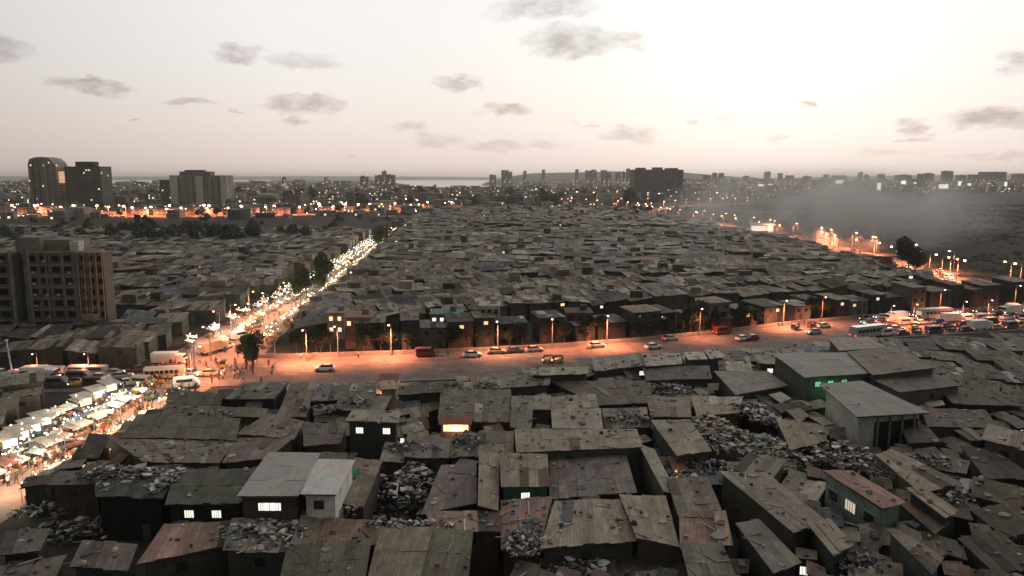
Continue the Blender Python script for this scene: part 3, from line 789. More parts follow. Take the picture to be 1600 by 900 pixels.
# roadside row of taller houses facing the main road
ROADSIDE = []
random.seed(5)
s_ = 0; i = 5
pos = [p + Vector((0, 2.0, 0)) for p in roadN]
for i in range(5, len(pos) - 1):
    a, b_ = pos[i], pos[i + 1]; d = b_ - a; Ln = d.length; d.normalize(); n = Vector((-d.y, d.x, 0)); u = 0
    while u < Ln - 3:
        wd = random.uniform(4.5, 9.5)
        if u + wd > Ln: wd = Ln - u
        back = random.uniform(0.5, 4.5); dep = random.uniform(6, 9)
        A = a + d * u + n * back; B = a + d * (u + wd - random.uniform(.1, .5)) + n * back
        Q = [(A + n * dep), (B + n * dep), B, A]; Q = [(p.x, p.y) for p in Q]
        ROADSIDE.append((Q, random.uniform(4.2, 7.6)) )
        u += wd + random.choice([0, 0, .5, 1.5, 3])
FOOT += ROADSIDE
CNEAR = len(CAND)
lattice(angR + R(1), -150, 150, 460, 150, (4, 11), (4, 7.5), (.15, .8), (4.2, 5.8), lambda p: inN(p) and p[1] < 260, 2.2, 10)
lattice(R(-3), -260, 262, 700, 270, (4, 14), (5, 9), (.2, 1.0), (4.2, 6.2), lambda p: inN(p) and 262 < p[1] < 520, 3.0, 11)
lattice(R(3), -420, 522, 900, 360, (5, 15), (6, 11), (.3, 1.6), (4.2, 6.8), lambda p: inN(p) and 522 < p[1] < 860 and p[0] > -180, 4.0, 12)
inNW = lambda p: road_side(p) > 5 and not right_of_mkt(p) and farx(p)
T5C = G(75, 530)
lattice(R(8), -330, 115, 420, 165, (4, 11), (4.5, 8), (.2, .9), (3.8, 5.4), lambda p: inNW(p) and p[1] < 275 and not (p[0] < T5C.x + 15 and p[1] < T5C.y + 22 and p[1] > T5C.y - 3), 2.2, 13)
lattice(R(-6), -480, 276, 560, 270, (4, 13), (5, 9), (.2, 1.2), (3.9, 5.8), lambda p: inNW(p) and p[1] > 276 and p[0] < 0, 3.0, 14)
print('cand all', len(CAND), 'roadside', len(ROADSIDE))
# rank by size in the picture
def vis(Q, z):
    pts = [PX((q[0], q[1], z)) for q in Q]
    if min(p[2] for p in pts) < 5: return 0
    cx = sum(p[0] for p in pts) / 4; cy = sum(p[1] for p in pts) / 4
    if cx < -25 or cx > 1625 or cy > 925 or cy < 0: return 0
    a = abs(sum(pts[i][0] * pts[(i + 1) % 4][1] - pts[(i + 1) % 4][0] * pts[i][1] for i in range(4))) / 2
    return a
sc_ = sorted(((vis(Q, z), i) for i, (Q, z) in enumerate(CAND)), reverse=True)
NIND = 296 - len(SHACKS) - len(ROADSIDE)
chosen = set(i for a, i in sc_[:NIND] if a > 0)
PAL = [BR, BR, DK, DK, GR, TAN, TAN, MG, PU, OL, PU, (.17, .15, .125), (.30, .28, .24), (.055, .055, .05), (.05, .055, .055), (.21, .14, .10), (.10, .125, .16), (.19, .175, .15)]
random.seed(21)
for (Q, z) in ROADSIDE:
    c = random.choice(PAL); zf = z + random.uniform(-.3, .3)
    shack(Q, [z + .3, z + .3, z - .2, z - .2], c, wall=jit(random.choice([(.06, .06, .055), (.09, .085, .07), (.12, .07, .055), (.05, .06, .055), (.14, .13, .11)]), .25), nwin=2, win2=z > 6, lit=[random.uniform(.15, .85)] if random.random() < .55 else [], litm=random.choice(['lit_white', 'lit_warm', 'lit_warm']), deb=4, name='roadside_house', cat='house')
RSN = len(SHACKS)
MASS = MB(); DARKC = .9
for i, (Q, z) in enumerate(CAND):
    if vis(Q, z) <= 0 and PX((Q[0][0], Q[0][1], z))[2] < 5: continue
    pxy = PX((Q[0][0], Q[0][1], z)); c = random.choice(PAL)
    if i < CNEAR and (pxy[0] > 1380 or (pxy[0] < 380 and pxy[1] > 680)): c = V(random.choice([DK, GR, OL, BR, PU]), .8)  # roofs toward right edge and lower left darkened: vignette put into the colour
    k_ = 1 if i < CNEAR else 2.4
    sl_ = random.uniform(0, .35) * k_; tl = random.uniform(-.2, .2) * k_; z += random.uniform(-.5, .6) if k_ > 1 else 0; zs = [z + sl_ + tl, z + sl_ - tl, z - sl_ - tl, z - sl_ + tl]
    if i in chosen:
        shack(Q, zs, c, lit=[random.uniform(.2, .8)] if random.random() < .10 else [], litm=random.choice(['lit_white', 'lit_white', 'lit_warm']))
    else:
        near = pxy[2] < 200
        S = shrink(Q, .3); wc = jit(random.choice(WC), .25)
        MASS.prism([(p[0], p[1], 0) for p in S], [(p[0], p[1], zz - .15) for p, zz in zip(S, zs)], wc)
        far_ = pxy[2] > 300
        sheets(MASS, Q, zs, c, sw=3.2 if far_ else 1.6, sl=5 if far_ else 3.2, patch=.22, rough=1.5)
        if i >= CNEAR and random.random() < .12:
            qx = Q[0][0] * .5 + Q[2][0] * .5; qy = Q[0][1] * .5 + Q[2][1] * .5; MASS.box(qx, qy, z - .3, random.uniform(2, 4.5), random.uniform(2, 4), random.uniform(1.6, 3.0), jit(random.choice([(.26, .24, .2), (.12, .10, .08), (.07, .065, .055), (.18, .15, .12)]), .2), random.uniform(-.3, .3))
        if not far_ and i >= CNEAR: debris(Q, zs, random.randint(2, 6), 1.3)
        elif far_ and random.random() < .6: debris(Q, zs, random.randint(1, 2), 2.2)
        if random.random() < (.13 if pxy[2] < 350 else .15):
            # a lit doorway or window on the wall that looks at the viewer
            A, B = Vector((*S[3], 0)), Vector((*S[2], 0)); fr_ = random.uniform(.2, .8); p = A.lerp(B, fr_); a = math.atan2(B.y - A.y, B.x - A.x)
            MASS.box(p.x + math.sin(a) * .06, p.y - math.cos(a) * .06, z - 1.9, random.uniform(.7, 1.3), .08, random.uniform(.6, 1.1), (1, 1, 1), a, mi=random.choice([1, 1, 2]))
o = MASS.build('shack_rooftops', ['roofing', 'lit_white', 'lit_warm'])
tag(o, 'dense mass of small patched tin-roofed shacks stretching away behind the main road', 'shack settlement', kind='stuff')
# labels: rows as seen in the picture
def tone(c):
    l_ = sum(c) / 3
    base = 'black-brown' if l_ < .066 else 'dark brown' if l_ < .09 else 'brown' if l_ < .125 else 'tan-brown' if l_ < .16 else 'tan' if l_ < .2 else 'pale grey'
    if c[1] > c[0] * .98: base = base.replace('brown', 'green').replace('black-green', 'blackish green').replace('tan-green', 'grey-green')
    if c[0] > c[1] * 1.35: base = 'reddish'
    return base
rows = {}
for k, (r_, p, c) in enumerate(SHACKS):
    x, y, _ = PX(p)
    if len(ROOFS) <= k < RSN: key = ('road', 0)
    elif p.y > 150: key = ('above', int((560 - y) // 16))
    elif not right_of_mkt(p): key = ('left', int((y - 600) // 24))
    else: key = ('below', int((y - 570) // 27))
    rows.setdefault(key, []).append((x, r_, c))
rk = {}
for kind_ in ('road', 'above', 'left', 'below'):
    for i, key in enumerate(sorted(k for k in rows if k[0] == kind_)): rk[key] = i
for key, L_ in rows.items():
    L_.sort(key=lambda t_: t_[0]); n = len(L_); wn_ = {'below': 'roof row below main road', 'above': 'roof row above main road', 'left': 'roof row left of market street'}.get(key[0])
    for i, (x, r_, c) in enumerate(L_):
        if 'label' not in r_ or not r_['label']:
            side = (ordn(i) + ' from left') if i < n / 2 else (ordn(n - 1 - i) + ' from right')
            if i == n - 1: side = 'rightmost'
            if i == 0: side = 'leftmost'
            if key[0] == 'road': r_['label'] = f"{tone(c)} roofed house facing main road behind parapet, {side}"
            else: r_['label'] = f"{tone(c)} roofed shack, {side} in {ordn(rk[key])} {wn_}"
        r_['group'] = {'road': 'houses facing the main road', 'above': 'shacks behind the main road', 'left': 'shacks left of the market street', 'below': 'shacks in front of the main road'}[key[0]]
#@@MORE

# ------------------------------------------------------------------ near-left concrete block (T5), by storeys
def block_building():
    c0 = G(-40, 545); depthY = c0.y + 6
    def X(px): return (px - 800) / FPX * (depthY * CP + H * SP)
    # front faces: concrete wing left of frame, main wing, brick-brown wing
    root = thing('apartment_block', 'weathered grey eight-storey concrete apartment block with recessed balconies at left edge', 'apartment building', (X(60), depthY, 0), 0)
    loc = (X(60), depthY, 0)
    top = zat(depthY, 398)
    x0, x1, x2, x3 = X(-70), X(33), X(48), X(128)
    m = MB(); D = 9
    def wing(m, a, b_, y, h, c): m.box((a + b_) / 2, y + D / 2, 0, b_ - a, D, h, c)
    wing(m, x0, x1, depthY, top, (.105, .108, .093)); wing(m, x1, x2, depthY + 2.2, top - 1, (.04, .042, .037)); wing(m, x2, x3, depthY, top + .2, (.13, .133, .112))
    m.build('wall', 'plaster', root, loc)
    m = MB(); m.box((x0 + x1) / 2, depthY + D / 2, top, x1 - x0 + .6, D + .6, .5, (.13, .125, .11)); m.build('roof', 'plaster', root, loc)
    m = MB(); m.box((x2 + x3) / 2, depthY + D / 2, top + .2, x3 - x2 + .6, D + .6, .5, (.15, .14, .12)); m.build('roof', 'plaster', root, loc)
    # stair and lift towers on top
    m = MB(); m.box(X(52), depthY + 5, top + .7, X(72) - X(34), 7, zat(depthY, 372) - top - .7, (.19, .175, .15)); m.build('stair_tower', 'plaster', root, loc)
    m = MB(); m.box(X(96), depthY + 6, top + .7, X(130) - X(76), 5, 2.6, (.20, .18, .15)); m.build('tank_room', 'plaster', root, loc)
    m = MB(); m.box(X(124), depthY + 2.5, top + .7, 2.2, 2.2, 2.4, (.5, .48, .44)); m.build('water_tank', 'plaster', root, loc)
    m = MB()
    for xx in (X(30), X(58)): m.box(xx, depthY - .25, 0, .5, .5, top + 1, (.22, .21, .18))
    for xx in (X(84), X(110)): m.box(xx, depthY - .22, 0, .35, .42, top + .6, (.18, .17, .15))
    m.build('pier', 'plaster', root, loc)
    fh = top / 8
    for k in range(8):
        z = k * fh
        for (a, b_, n) in ((X(-2), x1 - .4, 1), (x2 + .8, x3 - .3, 4)):
            m = MB(); m.box((a + b_) / 2, depthY - .35, z + .1, b_ - a, .7, .28, (.17, .165, .145)); m.build('balcony_slab', 'plaster', root, loc)
            for q in range(n):
                cx = a + (q + .5) * (b_ - a) / n; ww = min(2.2, (b_ - a) / n * .62)
                m = MB(); m.box(cx, depthY - .03, z + .95, ww + .3, .14, 1.65, (.10, .10, .085)); f_ = m.build('window', 'plaster', root, loc)
                m = MB(); m.box(cx, depthY - .09, z + 1.08, ww, .06, 1.4); m.build('pane', 'dark_opening', f_, loc)
                if random.random() < .5:
                    m = MB(); m.box(cx + ww * .2, depthY - .45, z + .95, .7, .45, .5, (.3, .29, .26)); m.build('window_ledge', 'plaster', f_, loc)
    m = MB(); a = X(102); m.box(a, depthY - 1.2, 1.8, 4.2, 2.2, .2, (.5, .2, .18)); m.build('awning', 'plaster', root, loc)
    # brick-brown scaffolded wing: a building of its own with open frame storeys
    r2 = thing('scaffolded_block', 'brown eight-storey building wrapped in thin scaffolding beside the grey concrete block', 'apartment building', (X(150), depthY, 0), 0)
    loc = (X(150), depthY, 0); a, b_ = X(131), X(168); t2 = zat(depthY, 397)
    m = MB(); m.box((a + b_) / 2, depthY + 3, 0, b_ - a, 4, t2, (.13, .098, .08)); m.build('wall', 'plaster', r2, loc)
    m = MB(); m.box((a + b_) / 2, depthY + 3, t2, b_ - a + .5, 4.5, .4, (.18, .14, .11)); m.build('roof', 'plaster', r2, loc)
    fh = t2 / 8
    for k in range(8):
        for q in range(3):
            cx = a + (q + .5) * (b_ - a) / 3
            m = MB(); m.box(cx, depthY + .96, k * fh + .8, 1.25, .12, 1.6, (.2, .16, .13)); f_ = m.build('window', 'plaster', r2, loc)
            m = MB(); m.box(cx, depthY + .90, k * fh + .9, 1.05, .06, 1.4); m.build('pane', 'dark_opening', f_, loc)
    m = MB()
    for q in range(5):
        xx = a + q * (b_ - a) / 4; m.tube((xx, depthY - .2, 0), (xx + .4, depthY - .2, t2 + .6), .11, .11, 5, (.34, .25, .19))
    for k in range(9): m.tube((a, depthY - .3, k * fh + .3), (b_, depthY - .3, k * fh + .5), .09, .09, 5, (.32, .23, .18))
    for k in range(4): m.tube((a, depthY - .34, k * 2 * fh + .3), (b_, depthY - .34, (k * 2 + 2) * fh), .07, .07, 5, (.3, .22, .17))
    m.build('scaffolding', 'plaster', r2, loc)
    return depthY
TY = block_building()
# ------------------------------------------------------------------ distant towers
def far_box(m, pxl, pxr, pyt, dist, dep, c, mi=0, z0=0):
    k = (dist * CP + H * SP) / FPX; a, b_ = (pxl - 800) * k, (pxr - 800) * k; z = zat(dist, pyt)
    m.box((a + b_) / 2, dist + dep / 2, z0, b_ - a, dep, z - z0, c); return a, b_, z
def px2x(px, dist): return (px - 800) * (dist * CP + H * SP) / FPX
def tower1():
    d = 900; loc = (px2x(78, d), d, 0)
    r = thing('curved_tower', 'tall grey-brown tower with rounded shoulder, leftmost of the skyline', 'tower block', loc)
    m = MB(); pts = []
    for (px, py) in [(50, 330), (50, 256), (53, 249), (60, 246), (72, 245), (83, 247), (90, 254), (93, 262), (93, 330)]: pts.append((px2x(px, d), max(0, zat(d, py)) if py < 330 else 0))
    for i in range(len(pts) - 1):
        a, b_ = pts[i], pts[i + 1]; m.poly([(a[0], d, a[1]), (b_[0], d, b_[1]), (b_[0], d + 26, b_[1]), (a[0], d + 26, a[1])][::1], (.28, .25, .21))
    m.poly([(p[0], d, p[1]) for p in pts][::-1], (.28, .25, .21)); m.poly([(p[0], d + 26, p[1]) for p in pts], (.17, .15, .13)); m.build('wall', 'facade_tower', r, loc)
    for px in (57, 66, 76, 85):
        m = MB(); far_box(m, px - 1.2, px + 1.2, 252, d - 1, 1, (.34, .31, .27) if px > 70 else (.12, .11, .10)); m.build('pier', 'plaster', r, loc)
    m = MB(); far_box(m, 93, 108, 262, d + 6, 18, (.42, .33, .24)); m.build('side_wing', 'facade_tower', r, loc)
    m = MB(); far_box(m, 94, 107, 268, d + 4.5, 1.4, (.8, .5, .3), z0=zat(d, 286)); m.build('painted_glow', 'lit_warm_dim', r, loc)  # emissive panel paints the orange light on the tower's side, no lamp there
def tower2():
    d = 860; loc = (px2x(135, d), d, 0)
    r = thing('netted_tower', 'dark green netted tower under construction with stepped top near the left skyline', 'tower block', loc)
    m = MB(); far_box(m, 106, 162, 260, d, 24, (.11, .135, .10)); m.build('wall', 'facade_tower', r, loc)
    m = MB(); far_box(m, 124, 150, 252.5, d + 4, 14, (.055, .06, .05), z0=zat(d, 260)); m.build('top_storey', 'plaster', r, loc)
    m = MB(); far_box(m, 150, 156, 257, d + 2, 6, (.10, .10, .08), z0=zat(d, 260)); m.build('lift_room', 'plaster', r, loc)
    for k in range(10):
        m = MB(); z = zat(d, 266 + k * 6.5); far_box(m, 105, 163, 265.5 + k * 6.5, d - .9, 1.5, (.16, .155, .12), z0=z); m.build('floor_slab', 'plaster', r, loc)
    for px in (120, 134, 148):
        m = MB(); far_box(m, px - .8, px + .8, 262, d - .7, .8, (.12, .13, .10)); m.build('pier', 'plaster', r, loc)
def tower3():
    d = 950; loc = (px2x(305, d), d, 0)
    r = thing('pale_slab_block', 'pale grey slab block with vertical piers and stepped rooftop on the left skyline', 'tower block', loc)
    m = MB(); far_box(m, 268, 357, 274, d, 22, (.30, .275, .24)); m.build('wall', 'facade_strips', r, loc)
    m = MB(); far_box(m, 252, 268, 281, d + 5, 18, (.17, .16, .14)); m.build('side_wing', 'facade_tower', r, loc)
    m = MB(); far_box(m, 284, 332, 268, d + 4, 14, (.20, .18, .16), z0=zat(d, 274)); m.build('roof_storey', 'plaster', r, loc)
    m = MB(); far_box(m, 292, 322, 265.5, d + 6, 8, (.16, .15, .13), z0=zat(d, 268)); m.build('lift_room', 'plaster', r, loc)
    for (a, b_, c) in ((268, 279, .60), (308, 318, .56), (347, 357, .60), (286, 290, .30), (298, 302, .30), (328, 332, .30), (338, 341, .3)):
        m = MB(); far_box(m, a, b_, 275 if c > .4 else 277, d - 2.5, 2.5, (c, c * .94, c * .85)); m.build('pier', 'plaster', r, loc)
def tower4():
    d = 1500; loc = (px2x(1028, d), d, 0)
    r = thing('dark_slab_block', 'large dark brown slab block standing alone on the horizon right of centre', 'tower block', loc)
    m = MB(); far_box(m, 990, 1066, 265, d, 50, (.10, .082, .07)); m.build('wall', 'facade_strips', r, loc)
    for (a, b_, t_) in ((994, 1008, 262), (1020, 1034, 261.5), (1040, 1058, 262.5)):
        m = MB(); far_box(m, a, b_, t_, d + 6, 20, (.10, .085, .075), z0=zat(d, 265)); m.build('roof_storey', 'plaster', r, loc)
    for px in (990, 1003, 1016, 1029, 1042, 1055, 1066):
        m = MB(); far_box(m, px - .9, px + .9, 266, d - 2, 2, (.15, .12, .10)); m.build('pier', 'plaster', r, loc)
emit('lit_warm_dim', (1, .62, .36), .55); MATS['lit_warm_dim'].cycles.emission_sampling = 'NONE'
tower1(); tower2(); tower3(); tower4()

# ------------------------------------------------------------------ far city blocks
random.seed(77)
FARM = MB(); NF = 0
def far_block(px, dist, wpx, pyt, c, mat, nm, lab, grp, rz=0, cat='building'):
    k = (dist * CP + H * SP) / FPX; z = zat(dist, pyt)
    if z < 3: return
    wd = wpx * k; dp = wd * random.uniform(.5, 1.1); x = (px - 800) * k
    root = thing(nm, lab, cat, (x, dist, 0), 0, grp)
    m = MB(); m.box(0, 0, 0, wd, dp, z, c); o_ = m.mesh('wall', mat); o = bpy.data.objects.new('wall', o_); col.objects.link(o); o.parent = root
    m = MB()
    if random.random() < .6: m.box(random.uniform(-.2, .2) * wd, 0, z, wd * random.uniform(.25, .5), dp * .4, random.uniform(2, 4.5), V(c, .85))
    m.box(0, 0, z, wd + .8, dp + .8, .8, V(c, .9))
    o = bpy.data.objects.new('roof', m.mesh('roof', 'plaster')); col.objects.link(o); o.parent = root
CC = [(.26, .235, .205), (.19, .17, .15), (.14, .125, .11), (.34, .31, .27), (.10, .09, .08), (.22, .18, .15)]
SKX = [601, 592, 610, 570, 445, 510, 789, 797, 820, 849, 770, 901, 918, 927, 943, 951, 965, 981, 974, 1116, 1126, 1103, 1198, 1218, 1233, 1290, 1310, 1343, 1353, 1375, 1410, 1445, 1478, 1474, 1548, 1560, 1520, 1500, 1590, 1260, 1165]
def SKL(px):
    a = sorted(q for q in SKX if q < 700); b_ = sorted(q for q in SKX if 700 < q < 1000); c_ = sorted(q for q in SKX if q > 1000)
    if px in a: return f'small dark high-rise left of the bay water, {ordn(a.index(px))} from left'
    if px in b_: return f'small dark high-rise left of the dark slab block, {ordn(b_.index(px))} from left'
    return f'small dark high-rise right of the dark slab block, {ordn(c_.index(px))} from left'
# named skyline shapes: (px, dist, width px, top py)
n_ = 0
for (px, dist, wp, pyt) in [(601, 2600, 5, 264), (592, 2600, 8, 274), (610, 2500, 12, 273), (570, 2400, 10, 277), (445, 1900, 4, 280), (510, 2600, 4, 279),
    (789, 3000, 9, 262), (797, 3000, 5, 266), (820, 3100, 4, 264), (849, 3300, 4, 261), (770, 3200, 8, 273), (901, 3200, 4, 261), (918, 3000, 6, 263), (927, 3000, 7, 262), (943, 2900, 7, 262), (951, 2900, 5, 265), (965, 2800, 6, 265), (981, 2600, 5, 259), (974, 2600, 3, 266),
    (1116, 3000, 5, 268), (1126, 3000, 6, 269), (1103, 3100, 8, 274), (1198, 3200, 6, 266), (1218, 3200, 5, 269), (1233, 3300, 8, 274), (1290, 3500, 5, 272), (1310, 3500, 14, 274), (1343, 3200, 5, 267), (1353, 3200, 5, 273), (1375, 3200, 7, 271), (1410, 3300, 14, 273), (1445, 3000, 16, 270), (1478, 3000, 11, 264), (1474, 3000, 6, 267), (1548, 2700, 20, 266), (1560, 2700, 6, 269), (1520, 3000, 10, 272), (1500, 3100, 9, 274), (1590, 2900, 12, 271), (1260, 3400, 8, 276), (1165, 3200, 6, 275)]:
    far_block(px, dist, wp * 1.3, 275 - (275 - pyt) * .68, jit(random.choice([(.12, .11, .10), (.15, .135, .12), (.09, .085, .08)]), .2), 'facade_far', 'skyline_tower', SKL(px), 'small high-rises breaking the horizon'); n_ += 1
def CBL(px, c, left):
    l_ = sum(c) / 3; t_ = 'dark' if l_ < .13 else 'brown-grey' if l_ < .2 else 'pale'
    z_ = ('at the far left edge' if px < 60 else 'below the curved and netted towers' if px < 175 else 'between netted tower and pale slab block' if px < 250 else 'around the pale slab block' if px < 360 else 'right of the pale slab block' if px < 520 else 'below the bay water') if left else ('left of the dark slab block' if px < 985 else 'beside the dark slab block' if px < 1100 else 'beyond the dark field' if px < 1400 else 'beyond the field at right edge')
    return f'{t_} hazy city building {z_}', f'{t_} city buildings {z_}'
# blocks of the far city, left and right
for i in range(150):
    left = random.random() < .62
    px = random.uniform(-20, 680) if left else random.uniform(800, 1620)
    if left: py = random.triangular(283, 334, 300)
    else: py = random.triangular(283, 312, 290)
    if not left and 1215 < px and py > 300: py = random.uniform(284, 298)
    g_ = G(px, py); dist = g_.y
    if 540 < px < 820 and py < 296: continue
    hpx = random.uniform(4, 16) * (750 / dist) ** .4 if left else random.uniform(3, 8)
    if px in range(96, 200) and dist < 860: hpx = 8
    pyt = max(py - hpx, 279 - random.uniform(0, 3))
    c = jit(random.choice(CC), .2)
    far_block(px, dist, random.uniform(8, 26) * (900 / dist) ** .35, pyt, c, random.choice(['facade_far', 'facade_far', 'facade_lit']), 'city_block',
              *CBL(px, c, left))
# dense low city filler, one mass
for i in range(5200):
    px = random.uniform(-60, 1660)
    if px < 700: py = random.triangular(280, 345, 300)
    elif px < 980: py = random.triangular(284, 334, 300)
    elif px < 1250: py = random.triangular(282, 322, 290)
    else: py = random.triangular(281, 304, 284)
    if 575 < px < 815 and py < 297: continue
    if 150 < px < 430 and 279 < py < 286: continue
    if 1000 < px < 1130 and py > 316: continue
    g_ = G(px, py)
    if ld(g_, FAR) < 16 or ld(g_, LRO) < 18 or ld(g_, FAR2) < 14 or inpoly(g_, fieldp): continue
    if 160 < px < 345 and py > 340: continue
    s_ = random.uniform(5, 17) * (1 + g_.y / 4000); hh = random.choice([3, 4, 6, 9, 12, 15]) * random.uniform(.8, 1.3) * (1 if py < 325 else .55)
    if py < 283: hh *= 1.5
    c = jit(random.choice(CC), .3); FARM.box(g_.x, g_.y, 0, s_, s_ * random.uniform(.5, 1.1), hh, c, random.uniform(-.5, .5), mi=random.choice([0, 0, 1, 2]))
for i in range(520):
    px = random.uniform(1070, 1630) if i < 300 else random.uniform(-20, 600); d = random.uniform(2500, 3600) if i < 300 else random.uniform(2200, 4200)
    hh = random.uniform(14, 36) if random.random() < .3 else random.uniform(6, 24)
    if i >= 300: hh *= .8
    FARM.box(px2x(px, d), d, 0, random.uniform(14, 50), 20, hh, jit(random.choice(CC), .3), random.uniform(-.3, .3), mi=random.choice([0, 0, 1, 2]))
tag(FARM.build('distant_city', ['facade_far', 'facade_lit', 'plaster']), 'mass of low far city buildings spread below the horizon', 'distant city', kind='stuff')
# hillside buildings on the low ridge
HB = MB()
for i in range(700):
    px = random.uniform(790, 1200); d = random.uniform(3600, 4300); x = px2x(px, d); ridge = 10 + 40 * math.sin(math.pi * min(1, max(0, (px - 790) / 420)))
    z0 = max(0, (d - 3600) / 700 * ridge * .8)
    HB.box(x, d, 0, random.uniform(18, 45), 20, z0 + random.uniform(8, 26), jit(random.choice(CC), .3), 0, mi=random.choice([0, 0, 1]))
tag(HB.build('hillside_city', ['facade_far', 'facade_lit']), 'mass of small pale buildings crowding the low hill under the skyline', 'distant city', kind='stuff')
# bright white roofs and screens at the far edge of the field
for k, (px, py, wp, hp) in enumerate([(1189, 292, 14, 9), (1312, 284, 20, 6), (1374, 291, 9, 12), (1412, 286, 12, 9), (1475, 291, 24, 7), (1500, 287, 8, 9), (1204, 290, 10, 6), (1515, 289, 8, 6), (1430, 287, 6, 5), (1572, 288, 6, 9)]):
    g_ = G(px, py + hp / 2 + 5); kk = (g_.y * CP + H * SP) / FPX
    r = thing('lit_hall', f'floodlit white hall beyond the dark field, {ordn(sorted([1189,1312,1374,1412,1475,1500,1204,1515,1430,1572]).index(px))} from left', 'building', (g_.x, g_.y, 0), 0, 'floodlit white halls beyond the field')
    z = zat(g_.y, py - hp / 2); z0 = zat(g_.y, py + hp / 2)
    m = MB(); m.box(0, 20, 0, wp * kk, 30, max(z, 4), (.4, .38, .34)); o = m.build('wall', 'plaster', r)
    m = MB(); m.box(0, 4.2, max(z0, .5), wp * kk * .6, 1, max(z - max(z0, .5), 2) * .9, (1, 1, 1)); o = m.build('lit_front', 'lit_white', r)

def along(line, px, side=1, off=8):
    for j in range(len(line) - 1):
        a, b_ = PX(line[j])[0], PX(line[j + 1])[0]
        if min(a, b_) <= px <= max(a, b_): return line[j].lerp(line[j + 1], (px - a) / (b_ - a)) + Vector((off * side, 0, 0))
g_ = G(1190, 362); r = thing('lit_hall', 'small bright white hall standing beside the expressway at the corner of the field', 'building', (g_.x, g_.y, 0), R(-20))
m = MB(); m.box(0, 3, 0, 17, 9, 5, (.6, .58, .54)); m.build('wall', 'plaster', r); m = MB(); m.prism([(-9, -2, 5), (9, -2, 5), (9, 8, 5), (-9, 8, 5)], [(-9, -2, 5.3), (9, -2, 5.3), (9, 8, 6.4), (-9, 8, 6.4)], (.7, .68, .62)); m.build('roof', 'plaster', r)
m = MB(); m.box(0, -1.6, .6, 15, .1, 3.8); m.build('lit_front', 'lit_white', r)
# ------------------------------------------------------------------ trees
def crown_mesh(seed, r, h, n, leaf, lobes=6):
    random.seed(seed); m = MB(); Ls = []
    for k in range(lobes):
        a = random.uniform(0, 6.28); rr = r * random.uniform(.15, .6); Ls.append((Vector((math.cos(a) * rr, math.sin(a) * rr, h * random.uniform(-.25, .42))), r * random.uniform(.35, .62)))
    for i in range(n):
        c, q = random.choice(Ls); v = Vector((random.gauss(0, 1), random.gauss(0, 1), random.gauss(0, .8))).normalized() * q * random.uniform(.55, 1.08)
        p = c + v; s_ = leaf * random.uniform(.5, 1.3); nrm_ = Vector((random.gauss(0, 1), random.gauss(0, 1), random.gauss(.5, 1))).normalized()
        x = nrm_.orthogonal().normalized(); y = nrm_.cross(x); a = random.uniform(0, 3.1); x, y = x * math.cos(a) + y * math.sin(a), y * math.cos(a) - x * math.sin(a)
        m.poly([p - x * s_, p - y * s_ * .6, p + x * s_, p + y * s_ * .6], (1, 1, 1))
    return m.mesh('crown', 'foliage')
def trunk_mesh(seed, h, r, cr):
    random.seed(seed); m = MB(); m.tube((0, 0, -.1), (.1, .05, h), r, r * .6, 7, (.1, .1, .1))
    for k in range(5):
        a = k * 1.26 + random.uniform(-.3, .3); m.tube((.08, .04, h * random.uniform(.7, .98)), (math.cos(a) * cr * .5, math.sin(a) * cr * .5, h + cr * random.uniform(.3, .7)), r * .42, r * .12, 5, (.1, .1, .1))
    return m.mesh('trunk', 'bark')
TREES = [(crown_mesh(s_, 3.0, 5.2, 1500, .36), trunk_mesh(s_, 3.4, .22, 2.6), 5.2) for s_ in (31, 32, 33)]
TREES_F = [(crown_mesh(s_, 5.0, 7.5, 420, 1.0), trunk_mesh(s_, 4.2, .35, 3.6), 7.5) for s_ in (41, 42, 43)]
def tree(p, s_, label, group, far=False, tint=(1, 1, 1), nm='tree'):
    cr, tr, ch = random.choice(TREES_F if far else TREES)
    r = thing(nm, label, 'tree', (p.x, p.y, 0), random.uniform(0, 6.28), group); r.scale = (s_, s_, s_ * random.uniform(.85, 1.2))
    c = bpy.data.objects.new('crown', cr); col.objects.link(c); c.parent = r; c.location = (0, 0, (3.2 if not far else 4.0) + ch * .42); c.color = (*tint, 1)
    t_ = bpy.data.objects.new('trunk', tr); col.objects.link(t_); t_.parent = r
random.seed(55)
# trees between the parapet and the roadside houses
tr_x = sorted([random.uniform(430, 1330) for _ in range(32)] + [random.uniform(440, 600) for _ in range(6)] + [random.uniform(960, 1330) for _ in range(8)])
for i, px in enumerate(tr_x):
    for j in range(len(roadN) - 1):
        a, b_ = PX(roadN[j])[0], PX(roadN[j + 1])[0]
        if a <= px <= b_: p = roadN[j].lerp(roadN[j + 1], (px - a) / (b_ - a)); break
    p = p + Vector((0, random.uniform(1.6, 4.5), 0))
    tree(p, random.uniform(.4, .9), f'dark roadside tree behind the parapet, {ordn(i)} from left in its row', 'trees behind the road parapet', tint=(.6, .66, .6))
# street trees of the market
for px, py, s_, lb in [(590, 392, 1.7, 'dark round tree at the far end of the lit market street'), (600, 386, 1.4, 'small dark tree where the lit market street ends'), (508, 455, 1.4, 'dark tree beside the middle of the market street'), (500, 462, 1.0, 'low bushy tree among the market lights'), (480, 470, 1.1, 'leafy tree at the market street edge near orange stalls'), (470, 478, .9, 'small leafy tree beside white market bulbs'), (395, 585, .9, 'dark tree at the street junction corner'), (386, 570, .8, 'small tree beside the junction lamp'), (1418, 432, 1.9, 'large round reddish-dark tree by the expressway lamps'), (1428, 436, 1.5, 'smaller dark tree beside the round expressway tree')]:
    tree(G(px, py), s_, lb, None, tint=(.8, .8, .7))
